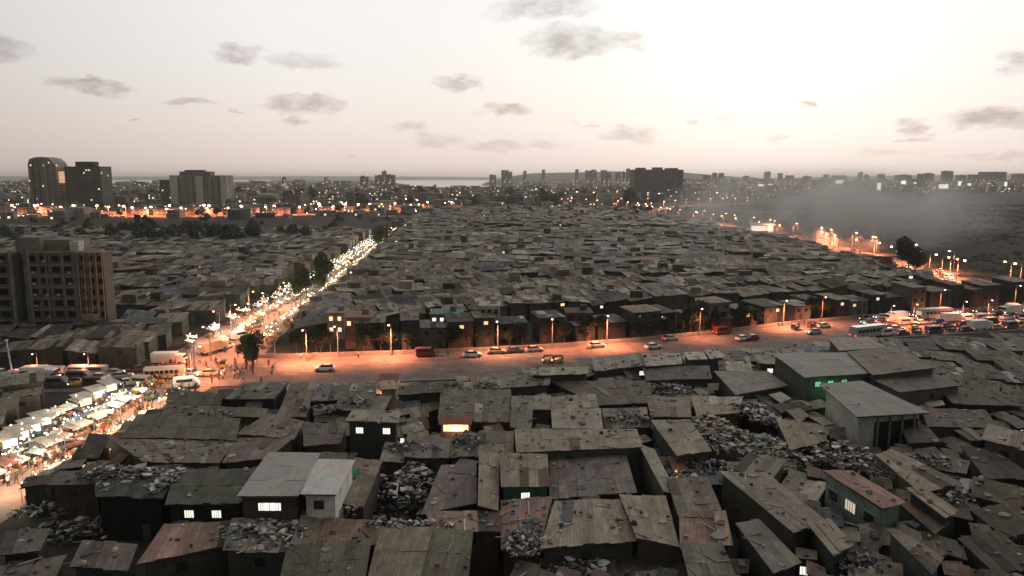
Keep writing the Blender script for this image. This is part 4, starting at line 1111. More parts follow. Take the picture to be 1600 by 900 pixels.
# park left, far trees
n_ = 0
for i in range(96):
    if i < 50: px, py = random.uniform(150, 400), random.triangular(362, 392, 380); g0 = 'dark trees of the park left of the market'; lb = 'dense dark green tree in the park beyond the grey apartment block'
    elif i < 66: px, py = random.uniform(0, 640), random.uniform(346, 356); g0 = 'trees below the orange lit city road'; lb = 'dark tree standing just below the orange lit city road'
    else: px, py = random.uniform(820, 1120), random.uniform(334, 338); g0 = 'trees near the far end of the settlement'; lb = 'dark tree at the far edge of the tin roof settlement'
    if px < 175 and py > 380: continue
    g_ = G(px, py)
    if ld(g_, MKT) < 13 or ld(g_, FAR) < 14: continue
    tree(g_, random.uniform(.55, 1.05) * (1 if i < 50 else .8), lb, g0, True, tint=(.8, .95, .8))
for i in range(7):
    px = random.uniform(-20, 700); g_ = along(LRO, px, 0)
    if g_ is None: continue
    tree(g_ + Vector((0, random.uniform(-24, -15), 0)), random.uniform(.6, 1.15), 'dark tree in front of the orange lit city road lamps', 'trees in front of the city road', True, tint=(.8, .9, .75))
for i in range(100):
    px = random.uniform(-20, 1000); py = random.triangular(296, 334, 312) if i < 60 else random.uniform(366, 386)
    if i >= 60: px = random.uniform(0, 560)
    g_ = G(px, py)
    if ld(g_, LRO) < 14 or ld(g_, FAR) < 14: continue
    tree(g_, random.uniform(1.1, 2.0) * (1 if i < 60 else .45), 'hazy green tree between the far city buildings' if i < 60 else 'small dark tree between the park and the tin roofs', 'trees scattered through the far city' if i < 60 else 'trees between park and settlement', True, tint=(1, 1.05, .9))

# ------------------------------------------------------------------ lamps
def lamp_proto(nm, h, headmat, lc, power, arm=1.8, head=.22, label='', far=False, spot=150):
    root = thing(nm, label, 'street lamp', (0, 0, -500))
    m = MB(); m.tube((0, 0, 0), (0, 0, h), .13 if not far else .2, .08 if not far else .14, 7, (.5, .45, .4)); m.build('post', 'steel', root)
    m = MB(); m.tube((0, 0, h - .1), (0, -arm, h + .25), .06, .05, 6, (.5, .45, .4)); m.build('arm', 'steel', root)
    m = MB(); m.ball((0, -arm - .2, h + .12), head, (1, 1, 1), 8, 5, sz=.6); m.build('lamp_head', headmat, root)
    if power:
        ld_ = bpy.data.lights.new('lamp_light', 'SPOT'); ld_.energy = power; ld_.color = lc; ld_.shadow_soft_size = .3; ld_.spot_size = R(spot); ld_.spot_blend = .8
        o = bpy.data.objects.new('lamp_light', ld_); col.objects.link(o); o.parent = root; o.location = (0, -arm - .2, h - .45)
    return root
OR_ = (1, .31, .15); OR2 = (1, .42, .2); WH = (1, .88, .68)
USED = set()
def on_mid(px):
    for j in range(len(roadN) - 1):
        a, b_ = PX(roadMid[j])[0], PX(roadMid[j + 1])[0]
        if a <= px <= b_: return roadMid[j].lerp(roadMid[j + 1], (px - a) / (b_ - a))
def put(proto, loc, rz, label, group=None, scale=None):
    if proto.name not in USED:
        USED.add(proto.name); proto.location = loc; proto.rotation_euler = (0, 0, rz); proto['label'] = label
        if group: proto['group'] = group
        if scale: proto.scale = (scale,) * 3
        return proto
    return dup(proto, loc, rz, label, group, scale)
LP_O = lamp_proto('street_lamp', 7.4, 'lamp_orange', OR_, 22000)
LP_S = lamp_proto('street_lamp', 7.4, 'lamp_orange', OR_, 8500)
LP_W = lamp_proto('street_lamp', 7.4, 'lamp_white', (1, .38, .2), 12000)
LP_D = lamp_proto('street_lamp', 7.4, 'lamp_orange', OR_, 3500)
LP_OFF = lamp_proto('street_lamp', 8.0, 'steel', WH, 0)
def road_n(px, off=-1.0):
    for j in range(len(roadN) - 1):
        a, b_ = PX(roadN[j])[0], PX(roadN[j + 1])[0]
        if a <= px <= b_: return roadN[j].lerp(roadN[j + 1], (px - a) / (b_ - a)) + Vector((0, off, 0))
for px, pr, lb in [(612, LP_O, 'street lamp glowing orange over the brightest stretch of main road'), (946, LP_O, 'orange street lamp above the parapet at the middle of main road'), (777, LP_W, 'pale street lamp between the two orange ones'), (432, LP_OFF, 'unlit grey lamp post at the road corner by the market'), (1220, LP_O, 'orange street lamp right of the red parked vehicle'), (1341, LP_OFF, 'unlit grey lamp post right of the roadside houses'), (1462, LP_S, 'reddish street lamp over the traffic jam at right'), (1090, LP_S, 'dim reddish street lamp halfway along the roadside houses'), (1580, LP_S, 'rightmost street lamp over the traffic jam')]:
    put(pr, road_n(px), R(-4), lb)
for k, px in enumerate([530, 862, 1280]):  # unseen fill lamps, added to carry the orange road light between the posts
    put(LP_S, road_n(px), R(-4), f'added orange fill lamp between the main road lamps, {ordn(k)} from left', 'added orange fill lamps of the main road')
put(LP_S, G(372, 560), R(60), 'orange street lamp at the corner of junction and market')
put(LP_S, G(362, 520), R(60), 'tall orange lamp in the market just beyond the junction')
put(LP_S, G(305, 585), R(200), 'orange lamp over the vehicles waiting in the junction')
put(LP_W, G(300, 600), R(90), 'pale lamp at the near side of the junction')
put(LP_O, G(480, 566), R(-4), 'orange lamp lighting the road start beside the junction')
for k, (px, py) in enumerate([(385, 545), (398, 520), (345, 535), (420, 500), (438, 478), (390, 495), (330, 565), (455, 486)]):
    put(LP_S, G(px, py), R(random.choice([60, 240])), f'orange lamp over the crowded far market entrance, {ordn(sorted([385, 398, 345, 420, 438, 390, 330, 455]).index(px))} from left', 'orange lamps at the far market entrance')
for k, (px, py) in enumerate([(225, 640), (190, 668), (150, 700), (105, 730), (50, 770)]):
    put(LP_D, G(px, py), R(240), f'orange lamp along the right lane of the lower market, {ordn(4 - k)} from left', 'orange lamps of the lower market', .62)
for k, px in enumerate([1390, 1425, 1500, 1540]):
    put(LP_S, on_mid(px), R(-4), f'reddish lamp standing within the right traffic jam, {ordn(k)} from left', 'reddish lamps within the traffic jam', .8)
put(LP_D, G(140, 586), R(0), 'orange lamp above the left cross road traffic')
put(LP_D, G(60, 586), R(0), 'orange lamp above the traffic at the left edge')
r = thing('white_mast', 'slightly tilted plain white mast standing beside the left traffic', 'mast', G(20, 590)); r.rotation_euler = (0, R(-4), 0)
m = MB(); m.tube((0, 0, 0), (0, 0, 7.6), .2, .14, 8, (.6, .58, .55)); m.build('post', 'plaster', r)
m = MB(); m.box(0, 0, 7.6, .5, .5, .25, (.6, .58, .55)); m.build('cap', 'plaster', r)
FL_O = lamp_proto('road_lamp', 9, 'far_orange', OR_, 34000, 2, .42, far=True)
FL_D = lamp_proto('road_lamp', 9, 'far_orange', OR_, 26000, 2, .36, far=True)
FL_N = lamp_proto('road_lamp', 9, 'far_orange', OR_, 0, 2, .5, far=True)
FL_W = lamp_proto('road_lamp', 9, 'far_white', WH, 0, 2, .4, far=True)
FL_C = lamp_proto('city_lamp', 10, 'far_orange', OR_, 130000, 2, 1.15, far=True, spot=178)
# along the expressway by the field
def along(line, px, side=1, off=8):
    for j in range(len(line) - 1):
        a, b_ = PX(line[j])[0], PX(line[j + 1])[0]
        if min(a, b_) <= px <= max(a, b_): return line[j].lerp(line[j + 1], (px - a) / (b_ - a)) + Vector((off * side, 0, 0))
ex = [(1222, 1), (1234, 0), (1283, 1), (1297, 1), (1348, 1), (1352, 0), (1428, 1), (1440, 0), (1528, 1), (1545, 0), (1590, 1), (1195, 1), (1172, 1), (1150, 1), (1128, 0), (1106, 1), (1085, 0), (1066, 1), (1046, 1), (1028, 1), (1012, 1), (998, 1), (984, 1), (970, 1), (955, 1), (940, 1), (925, 0), (905, 1), (890, 1), (870, 1), (855, 1), (1462, 0), (1500, 0), (1320, 0), (1260, 0), (1207, 0), (1183, 1), (1161, 0), (1139, 0), (1117, 0), (1096, 1), (1075, 0), (1056, 0), (1037, 1), (1370, 0), (1390, 1), (1410, 0), (1482, 1), (1515, 0), (1560, 1), (1335, 1), (1308, 1), (1270, 1)]
exs = sorted(p for p, _ in ex)
for px, br in ex:
    p = along(FAR, px + 2, random.choice([-1, 1]))
    if p is None: continue
    put(FL_O if br else FL_D, p, R(random.choice([40, 220])), f'orange expressway lamp beside the dark field, {ordn(exs.index(px)) if exs.index(px) < 26 else ordn(len(exs) - 1 - exs.index(px))} from {"left" if exs.index(px) < 26 else "right"}', 'orange lamps along the expressway')
for k in range(9):
    p = along(FAR2, 1010 + k * 19, 1, 4)
    if p: put(FL_O if k % 2 else FL_D, p, 0, 'orange lamp on the side road below the dark slab block', 'orange lamps on the far side road')
# city road lamps behind the park
cl = [75, 244, 338, 410, 520, 596, 60, 104, 118, 198, 214, 228, 262, 270, 316, 324, 352, 384, 431, 498, 506, 536, 580, 612, 640, 656, 668, 702, 30, 160, 180, 290, 465, 560]
cs = sorted(cl)
for px in cl:
    p = along(LRO, px, 0); p = p + Vector((0, random.uniform(-14, 10), 0))
    wb = random.uniform(8, 18); hb = random.uniform(4, 9); rb = thing('glow_catch_block', f'low building washed in orange light behind the city road, {ordn(cs.index(px)) if cs.index(px) < 17 else ordn(len(cs) - 1 - cs.index(px))} from {"left" if cs.index(px) < 17 else "right"}', 'building', (p.x + random.uniform(-6, 6), p.y + 13, 0), 0, 'orange lit buildings of the city road')  # low blocks added behind each lamp so their walls catch its orange glow
    m = MB(); m.box(0, 6, 0, wb, 12, hb, jit((.34, .28, .24), .25)); m.build('wall', 'facade_far', rb); m = MB(); m.box(0, 6, hb, wb + 1, 13, .6, (.2, .17, .15)); m.build('roof', 'plaster', rb)
    i_ = cs.index(px); put(FL_C, p, R(random.uniform(-40, 40)), f'glowing orange city road lamp beyond the park, {ordn(i_) if i_ < 17 else ordn(len(cs) - 1 - i_)} from {"left" if i_ < 17 else "right"}', 'orange lamps of the city road', random.uniform(.8, 1.15))
# scattered far bulbs
for i in range(95):
    if i < 40: px, py = random.uniform(-10, 700), random.uniform(300, 350); g0 = 'small white lights of the left city'; lb = 'small white lamp glimmering in the far left city'
    elif i < 70: px, py = random.uniform(1200, 1600), random.uniform(290, 303); g0 = 'small lights beyond the field'; lb = 'small white lamp glimmering beyond the dark field'
    else: px, py = random.uniform(830, 1190), random.uniform(296, 318); g0 = 'small lights around the dark slab block'; lb = 'small lamp glimmering around the dark slab block'
    put(FL_W if random.random() < .7 else FL_N, G(px, py), random.uniform(0, 6), lb, g0, random.uniform(.8, 1.3) * (1.25 if i >= 40 else 1))

#@@OBJ

# ------------------------------------------------------------------ vehicles
def loft(mb, secs, c=(1, 1, 1), mi=0, capends=True):
    """secs: list of (x, [(y,z),...]) cross sections along x"""
    for (xa, A), (xb, B) in zip(secs[:-1], secs[1:]):
        n = len(A)
        for k in range(n):
            j = (k + 1) % n
            mb.poly([(xa, *A[k]), (xb, *B[k]), (xb, *B[j]), (xa, *A[j])], c, None, mi)
    mb.poly([(secs[0][0], *p) for p in secs[0][1]], c, None, mi); mb.poly([(secs[-1][0], *p) for p in secs[-1][1]][::-1], c, None, mi)
def sec(w_, z0, z1, tw=None, b_=.08):
    tw = w_ if tw is None else tw
    return [(-w_ + b_, z0), (w_ - b_, z0), (w_, z0 + b_), (w_, z0 + (z1 - z0) * .6), (tw, z1 - b_ * .5), (tw - b_, z1), (-tw + b_, z1), (-tw, z1 - b_ * .5), (-w_, z0 + (z1 - z0) * .6), (-w_, z0 + b_)]
def wheel(root, x, y, r, wd=.2):
    m = MB(); m.tube((x, y - wd / 2, r), (x, y + wd / 2, r), r, r, 12); w_ = m.build('wheel', 'rubber', root)
    m = MB(); s_ = 1 if y > 0 else -1; m.tube((x, y + s_ * (wd / 2 - .03), r), (x, y + s_ * (wd / 2 + .015), r), r * .55, r * .5, 8, (.4, .4, .4)); m.build('rim', 'steel', w_)
def lights(root, xf, xr, y, z, s_=.13, hl=True):
    for q in (-1, 1):
        m = MB(); m.box(xf, q * y, z, .08, s_ * 2, s_ * 1.2); m.build('headlight', 'headlight' if hl else 'steel', root)
        m = MB(); m.box(xr, q * y, z + .06, .08, s_ * 1.8, s_); m.build('tail_light', 'taillight', root)
def car_proto(hl=True, lifted=0.0, nm='parked_car'):
    r = thing(nm, '', 'car', (0, 0, -500)); m = MB(); s_ = []
    for x, w_, z0, z1 in [(-2.1, .74, .35, .78), (-2.0, .80, .28, .90), (-1.2, .84, .22, .97), (0, .85, .22, .96), (1.0, .85, .22, .94), (1.75, .80, .25, .80), (2.05, .70, .30, .66)]: s_.append((x, sec(w_, z0, z1, w_ - .05)))
    loft(m, s_); m.build('body', 'paint', r)
    m = MB(); loft(m, [(-1.75, sec(.70, .9, .97)), (-1.15, sec(.70, .9, 1.36, .60)), (.25, sec(.72, .9, 1.38, .60)), (1.05, sec(.72, .9, .97))]); m.build('windows', 'glass', r)
    m = MB(); loft(m, [(-1.1, sec(.60, 1.36, 1.41, .56, .02)), (-.4, sec(.62, 1.37, 1.44, .56, .02)), (.2, sec(.60, 1.38, 1.42, .56, .02))]); m.build('roof', 'paint', r)
    for x in (-1.3, 1.3):
        for y in (-.76, .76): wheel(r, x, y, .31)
    lights(r, 2.04, -2.1, .55, .52, hl=hl); return r
def van_proto():
    r = thing('van', '', 'van', (0, 0, -500)); m = MB()
    loft(m, [(-2.3, sec(.86, .35, 1.95, .82)), (-2.2, sec(.9, .3, 2.05, .84)), (1.2, sec(.9, .3, 2.05, .84)), (1.75, sec(.9, .3, 1.35, .84)), (2.3, sec(.86, .35, .95, .82))]); m.build('body', 'paint', r)
    m = MB(); m.box(-.3, 0, 1.25, 2.8, 1.84, .5); m.build('windows', 'glass', r)
    m = MB(); m.poly([(1.30, -.76, 1.98), (1.30, .76, 1.98), (1.80, .80, 1.36), (1.80, -.80, 1.36)][::-1]); m.build('windscreen', 'glass', r)
    for x in (-1.5, 1.5):
        for y in (-.8, .8): wheel(r, x, y, .34)
    lights(r, 2.28, -2.32, .62, .62); return r
def bus_proto():
    r = thing('bus', '', 'bus', (0, 0, -500)); m = MB()
    loft(m, [(-5.2, sec(1.2, .4, 2.9, 1.1)), (-5.1, sec(1.25, .35, 3.05, 1.15)), (4.9, sec(1.25, .35, 3.05, 1.15)), (5.2, sec(1.18, .4, 2.8, 1.1))]); m.build('body', 'paint', r)
    for k in range(7):
        m = MB(); m.box(-4.2 + k * 1.25, 0, 1.5, 1.0, 2.53, .85); m.build('window', 'glass', r)
    m = MB(); m.box(5.16, 0, 1.3, .12, 2.1, 1.1); m.build('windscreen', 'lit_warm_dim', r)
    for x in (-3.2, 3.3):
        for y in (-1.12, 1.12): wheel(r, x, y, .5, .3)
    lights(r, 5.22, -5.25, .9, .75, .17); return r
def truck_proto():
    r = thing('truck', '', 'truck', (0, 0, -500)); m = MB()
    m.box(-1.0, 0, .8, 5.0, 2.2, 2.0, (1, 1, 1)); m.build('cargo_box', 'paint', r)
    m = MB(); loft(m, [(1.6, sec(1.05, .5, 2.4, 1.0)), (2.9, sec(1.05, .5, 2.35, .95)), (3.3, sec(1.0, .5, 1.5, .95))]); m.build('cab', 'paint', r)
    m = MB(); m.box(3.08, 0, 1.55, .35, 1.8, .6); m.build('windscreen', 'glass', r)
    m = MB(); m.box(-.3, 0, .5, 6.4, .9, .3); m.build('chassis', 'dark_metal', r)
    for x in (-2.5, 2.3):
        for y in (-.95, .95): wheel(r, x, y, .45, .28)
    lights(r, 3.32, -3.5, .75, .75); return r
def rick_proto():
    r = thing('auto_rickshaw', '', 'rickshaw', (0, 0, -500)); m = MB()
    loft(m, [(-1.25, sec(.6, .35, .95, .58)), (-.6, sec(.64, .3, .95, .62)), (.6, sec(.62, .3, .85, .55)), (1.2, sec(.32, .32, .95, .28))]); m.build('body', 'paint', r)
    m = MB(); loft(m, [(-1.2, sec(.6, .96, 1.5, .5)), (-.9, sec(.6, 1.45, 1.72, .5)), (.5, sec(.58, 1.5, 1.72, .48)), (.85, sec(.5, 1.42, 1.55, .4))]); m.build('canopy', 'dark_metal', r)
    m = MB(); m.poly([(.88, -.45, 1.5), (.88, .45, 1.5), (1.12, .3, .95), (1.12, -.3, .95)][::-1]); m.build('windscreen', 'glass', r)
    m = MB(); m.box(-.6, 0, .6, .5, 1.0, .35, (.05, .05, .05)); m.build('seat', 'rubber', r)
    wheel(r, -.85, -.55, .22, .12); wheel(r, -.85, .55, .22, .12); wheel(r, 1.0, 0, .22, .12)
    m = MB(); m.ball((1.25, 0, .7), .1); m.build('headlight', 'headlight', r); return r
CAR, CARD, VAN, BUS, TRUCK, RICK = car_proto(), car_proto(False), van_proto(), bus_proto(), truck_proto(), rick_proto()
PAINT = {'white': (.75, .73, .68), 'silver': (.42, .41, .39), 'black': (.03, .03, .032), 'dark grey': (.10, .10, .10), 'dark red': (.17, .04, .032), 'blue': (.05, .09, .17), 'tan': (.38, .31, .2), 'yellow': (.6, .40, .06), 'green': (.06, .16, .09)}
VSEEN = set()
def vehicle(proto, p, rz, paint, label, group=None):
    if proto.name in VSEEN: r = dup(proto, p, rz, label, group)
    else:
        VSEEN.add(proto.name); r = proto; r.location = p; r.rotation_euler = (0, 0, rz); r['label'] = label
        if group: r['group'] = group
    for c in r.children:
        if c.name.split('.')[0] in ('body', 'roof', 'cab', 'cargo_box'): c.color = (*PAINT[paint], 1)
    return r
def on_road(px, fr_):
    for j in range(len(roadN) - 1):
        a, b_ = PX(roadN[j].lerp(roadS[j], fr_))[0], PX(roadN[j + 1].lerp(roadS[j + 1], fr_))[0]
        if a <= px <= b_:
            t_ = (px - a) / (b_ - a); p = roadN[j].lerp(roadS[j], fr_).lerp(roadN[j + 1].lerp(roadS[j + 1], fr_), t_); p.z = .125
            d = roadN[j + 1] - roadN[j]; return p, math.atan2(d.y, d.x)
random.seed(99)
MAINV = [(507, .55, CARD, 'white', 'small white car alone on the orange lit road start'), (738, .22, CARD, 'white', 'white sedan parked by the parapet right of the lit lamp'), (776, .14, CARD, 'tan', 'tan car parked close to the parapet behind the white sedan'),
    (804, .13, CARD, 'dark grey', 'dark grey car parked at the parapet, next beyond the tan one'), (835, .13, CARD, 'silver', 'silver car parked at the parapet left of the yellow rickshaws'), (856, .62, RICK, 'yellow', 'yellow auto rickshaw on the near lane, left one of a pair'), (870, .66, RICK, 'yellow', 'yellow auto rickshaw on the near lane, right one of a pair'),
    (931, .15, CAR, 'white', 'white car with headlights on under the middle orange lamp'), (1020, .42, CARD, 'white', 'white car driving alone right of the middle orange lamp'), (1046, .10, CARD, 'silver', 'silver car parked at the parapet beyond the lone white car'), (665, .12, VAN, 'dark red', 'dark red van stopped at the parapet near the bright lamp'),
    (1128, .05, VAN, 'dark red', 'dark red van by the parapet left of the long lit stretch'), (1160, .5, CAR, 'white', 'white car with red tail lights before the long lit stretch'), (1172, .52, CARD, 'dark red', 'dark red car close behind the white car'), (1243, .28, RICK, 'dark red', 'red rickshaw on the lit road right of the third orange lamp'),
    (1270, .55, CAR, 'silver', 'silver car with lights on at the near kerb, start of the jam'), (1285, .30, CAR, 'white', 'white car heading the traffic jam on the right'), (1268, .25, RICK, 'dark red', 'dark red rickshaw just behind the head of the jam')]
for px, fr_, pr, pc, lb in MAINV:
    p, a = on_road(px, fr_); vehicle(pr, p, a + (math.pi if fr_ > .5 else 0) + random.uniform(-.06, .06), pc, lb)
# traffic jam at right
jam = []
for fr_ in (.10, .28, .50, .70, .90):
    px = 1345 + random.uniform(0, 10)
    while px < 1640: jam.append((px, fr_ + random.uniform(-.03, .03))); px += random.uniform(19, 30)
jam.sort(); names = {}
jam_o = []
for i, (px, fr_) in enumerate(jam):
    q = on_road(px, fr_)
    if q is None: continue
    p, a = q; r_ = random.random(); pr, nm = (BUS, 'bus') if i in (3, 24) else (TRUCK, 'truck') if r_ < .08 else (VAN, 'van') if r_ < .22 else (RICK, 'auto rickshaw') if r_ < .4 else (CAR, 'car')
    pc = random.choice(['white', 'silver', 'black', 'dark grey', 'dark red', 'tan', 'white', 'blue']) if pr is not RICK else random.choice(['yellow', 'black', 'green'])
    if pr is BUS: pc = 'silver'
    lane = 'nearest' if fr_ > .82 else 'fourth' if fr_ > .6 else 'middle' if fr_ > .4 else 'second' if fr_ > .2 else 'farthest'
    jam_o.append((px, lane, pr, pc, nm, p, a, fr_))
for lane in ('nearest', 'fourth', 'middle', 'second', 'farthest'):
    L_ = sorted([j for j in jam_o if j[1] == lane], key=lambda t_: t_[0])
    for i, (px, ln_, pr, pc, nm, p, a, fr_) in enumerate(L_):
        vehicle(pr, p, a + (math.pi if fr_ < .4 else 0) + random.uniform(-.08, .08), pc, f'{pc} {nm} in the right traffic jam, {ordn(i)} from left in the {lane} lane', 'vehicles in the traffic jam')
# traffic at left on the cross road
LV = []
for fr_ in (.18, .45, .75):
    px = -10 + random.uniform(0, 15)
    while px < 225: LV.append((px, fr_)); px += random.uniform(22, 40)
for lane, nm_ in ((.18, 'far'), (.45, 'middle'), (.75, 'near')):
    for i, (px, fr_) in enumerate(sorted(v for v in LV if v[1] == lane)):
        q = on_road(px, fr_ + random.uniform(-.05, .05))
        if not q: continue
        p, a = q; pr, nm = random.choice([(CAR, 'car'), (CAR, 'car'), (VAN, 'van'), (RICK, 'auto rickshaw'), (TRUCK, 'truck')]); pc = random.choice(['white', 'silver', 'dark red', 'dark grey', 'tan'])
        if pr is RICK: pc = 'yellow'
        vehicle(pr, p, a + (0 if lane > .4 else math.pi), pc, f'{pc} {nm} on the left cross road, {ordn(i)} from left in its {nm_} lane', 'traffic on the left cross road')
# junction vehicles
for px, py, pr, pc, rz, lb in [(266, 571, TRUCK, 'white', 5, 'white box truck waiting at the far side of the junction'), (258, 592, BUS, 'tan', 14, 'tan bus turning in the middle of the junction'), (292, 606, VAN, 'white', 20, 'white van at the near side of the junction'), (224, 604, VAN, 'tan', -8, 'tan van entering the junction from the left'), (330, 588, CAR, 'tan', 10, 'tan car on the orange lit part of the junction'), (205, 620, RICK, 'yellow', 60, 'yellow rickshaw leaving the junction into the market'), (236, 625, RICK, 'green', 70, 'green rickshaw behind the yellow one at the market entrance'), (350, 575, RICK, 'yellow', 100, 'yellow rickshaw at the far right of the junction'), (300, 588, CAR, 'silver', -20, 'silver car in the centre of the junction'),
    (112, 700, CAR, 'dark grey', 62, 'dark grey car among the market stalls at lower left'), (335, 552, TRUCK, 'tan', 65, 'tan truck at the far market entrance'), (352, 545, CAR, 'white', 65, 'white car behind the tan truck'), (375, 530, VAN, 'white', 62, 'white van crawling between the far market stalls'), (398, 512, CAR, 'tan', 62, 'tan car crawling between the far market stalls')]:
    p = G(px, py); p.z = .125; v_ = vehicle(pr, p, R(rz), pc, lb)
    if pr is BUS: v_.scale = (.72, .85, .8)
for k in range(26):
    j = random.choice(range(1, len(FAR) - 2)); p = FAR[j].lerp(FAR[j + 1], random.random()); d = FAR[j + 1] - FAR[j]; a = math.atan2(d.y, d.x); off = random.choice([-4, 4]); p = p + Vector((-math.sin(a) * off, math.cos(a) * off, .105))
    if PX(p)[0] > 1620: continue
    vehicle(random.choice([CAR, VAN]), p, a + (math.pi if off > 0 else 0), random.choice(['white', 'silver', 'dark grey']), 'small car on the far expressway beside the dark field', 'cars on the far expressway')

# ------------------------------------------------------------------ people
def person_mesh(pose, seed):
    random.seed(seed)
    if pose == 'stand': J = {'pel': (0, 0, .92), 'che': (0, 0, 1.28), 'nec': (0, 0, 1.45), 'hd': (.02, 0, 1.58), 'top': (.02, 0, 1.68), 'sl': (0, .19, 1.38), 'el': (.03, .25, 1.1), 'hl': (.1, .24, .85), 'sr': (0, -.19, 1.38), 'er': (.03, -.25, 1.1), 'hr': (.12, -.2, .88), 'tl': (0, .1, .85), 'kl': (.02, .11, .48), 'al': (0, .12, .08), 'fl': (.15, .13, .03), 'tr': (0, -.1, .85), 'kr': (.02, -.11, .48), 'ar': (0, -.12, .08), 'fr': (.15, -.13, .03)}
    else: J = {'pel': (0, 0, .90), 'che': (.04, 0, 1.27), 'nec': (.06, 0, 1.44), 'hd': (.09, 0, 1.57), 'top': (.09, 0, 1.67), 'sl': (.04, .19, 1.37), 'el': (-.08, .25, 1.12), 'hl': (.06, .26, .92), 'sr': (.04, -.19, 1.37), 'er': (.14, -.25, 1.12), 'hr': (.3, -.22, 1.0), 'tl': (.02, .1, .84), 'kl': (.2, .11, .5), 'al': (.25, .11, .09), 'fl': (.4, .12, .04), 'tr': (-.02, -.1, .84), 'kr': (-.08, -.11, .48), 'ar': (-.32, -.11, .16), 'fr': (-.2, -.12, .04)}
    E = [('pel', 'che'), ('che', 'nec'), ('nec', 'hd'), ('hd', 'top'), ('che', 'sl'), ('sl', 'el'), ('el', 'hl'), ('che', 'sr'), ('sr', 'er'), ('er', 'hr'), ('pel', 'tl'), ('tl', 'kl'), ('kl', 'al'), ('al', 'fl'), ('pel', 'tr'), ('tr', 'kr'), ('kr', 'ar'), ('ar', 'fr')]
    RR = {'pel': .15, 'che': .15, 'nec': .055, 'hd': .095, 'top': .07, 'sl': .075, 'el': .05, 'hl': .04, 'sr': .075, 'er': .05, 'hr': .04, 'tl': .105, 'kl': .07, 'al': .045, 'fl': .04, 'tr': .105, 'kr': .07, 'ar': .045, 'fr': .04}
    ks = list(J); me = bpy.data.meshes.new('person_skeleton'); me.from_pydata([J[k] for k in ks], [(ks.index(a), ks.index(b_)) for a, b_ in E], [])
    o = bpy.data.objects.new('person_skeleton', me); col.objects.link(o)
    md = o.modifiers.new('skin', 'SKIN'); md.use_smooth_shade = True
    for i, k in enumerate(ks):
        sv = me.skin_vertices[0].data[i]; sv.radius = (RR[k], RR[k]); sv.use_root = (k == 'pel')
    o.modifiers.new('sub', 'SUBSURF').levels = 1
    dg = bpy.context.evaluated_depsgraph_get(); dg.update()
    out_ = bpy.data.meshes.new_from_object(o.evaluated_get(dg)); bpy.data.objects.remove(o); out_.name = 'person'
    out_.materials.clear()
    for mm in ('cloth', 'skin', 'dark_metal', 'hair'): out_.materials.append(MATS[mm])
    for p in out_.polygons:
        c = p.center; z = c.z
        if z > 1.46: p.material_index = 3 if (z > 1.62 or c.x < .03) else 1
        elif abs(c.y) > .2 and z < 1.15: p.material_index = 1
        elif z > .9: p.material_index = 0
        elif z > .1: p.material_index = 2
        else: p.material_index = 3
    return out_
PM = [person_mesh('stand', 1), person_mesh('walk', 2)]
CLO = {'white': (.6, .58, .54), 'red': (.4, .06, .05), 'orange': (.5, .2, .05), 'blue': (.08, .13, .3), 'pale': (.45, .42, .36), 'dark': (.05, .05, .06), 'green': (.07, .2, .12)}
NP = 0
def person(p, rz, label, group):
    global NP; NP += 1
    k = random.choice(list(CLO)); o = bpy.data.objects.new('person', random.choice(PM)); col.objects.link(o); o.location = p; o.rotation_euler = (0, 0, rz); o.color = (*CLO[k], 1)
    s_ = random.uniform(.92, 1.04); o.scale = (s_,) * 3; tag(o, label.replace('KK', k), 'person', group)
random.seed(123)
def mk_at(s_, off):
    """point along the market street: s_ 0..1, off metres to the right of its centre"""
    t_ = s_ * (len(MKT) - 1); i = min(len(MKT) - 2, int(t_)); a, b_ = MKT[i], MKT[i + 1]; d = (b_ - a).normalized(); p = a.lerp(b_, t_ - i)
    w_ = MW[i] + (MW[i + 1] - MW[i]) * (t_ - i)
    return Vector((p.x + d.y * off * w_, p.y - d.x * off * w_, .062)), math.atan2(d.y, d.x)
for i in range(300):
    s_ = random.choice([random.uniform(.12, .42), random.uniform(.12, .42), random.uniform(.5, .95)]); off = random.uniform(-.8, .9); p, a = mk_at(s_, off)
    if inpoly(p, roadPoly): p.z = .125
    person(p, random.uniform(0, 6.28), 'person in KK top in the crowded ' + ('lower market street' if s_ < .45 else 'far market street'), 'crowd of the market street')
for i in range(75):
    q = on_road(random.uniform(230, 430), random.uniform(.05, .95)); person(q[0], random.uniform(0, 6.28), 'person in KK top crossing the lit junction', 'people at the junction')
for k, px in enumerate([655, 684, 700, 1215, 1248, 1256, 560, 470]):
    q = on_road(px, random.uniform(.04, .12)); person(q[0], random.uniform(0, 6.28), f'person in KK top walking along the parapet, {ordn(sorted([655, 684, 700, 1215, 1248, 1256, 560, 470]).index(px))} from left', 'people along the parapet')

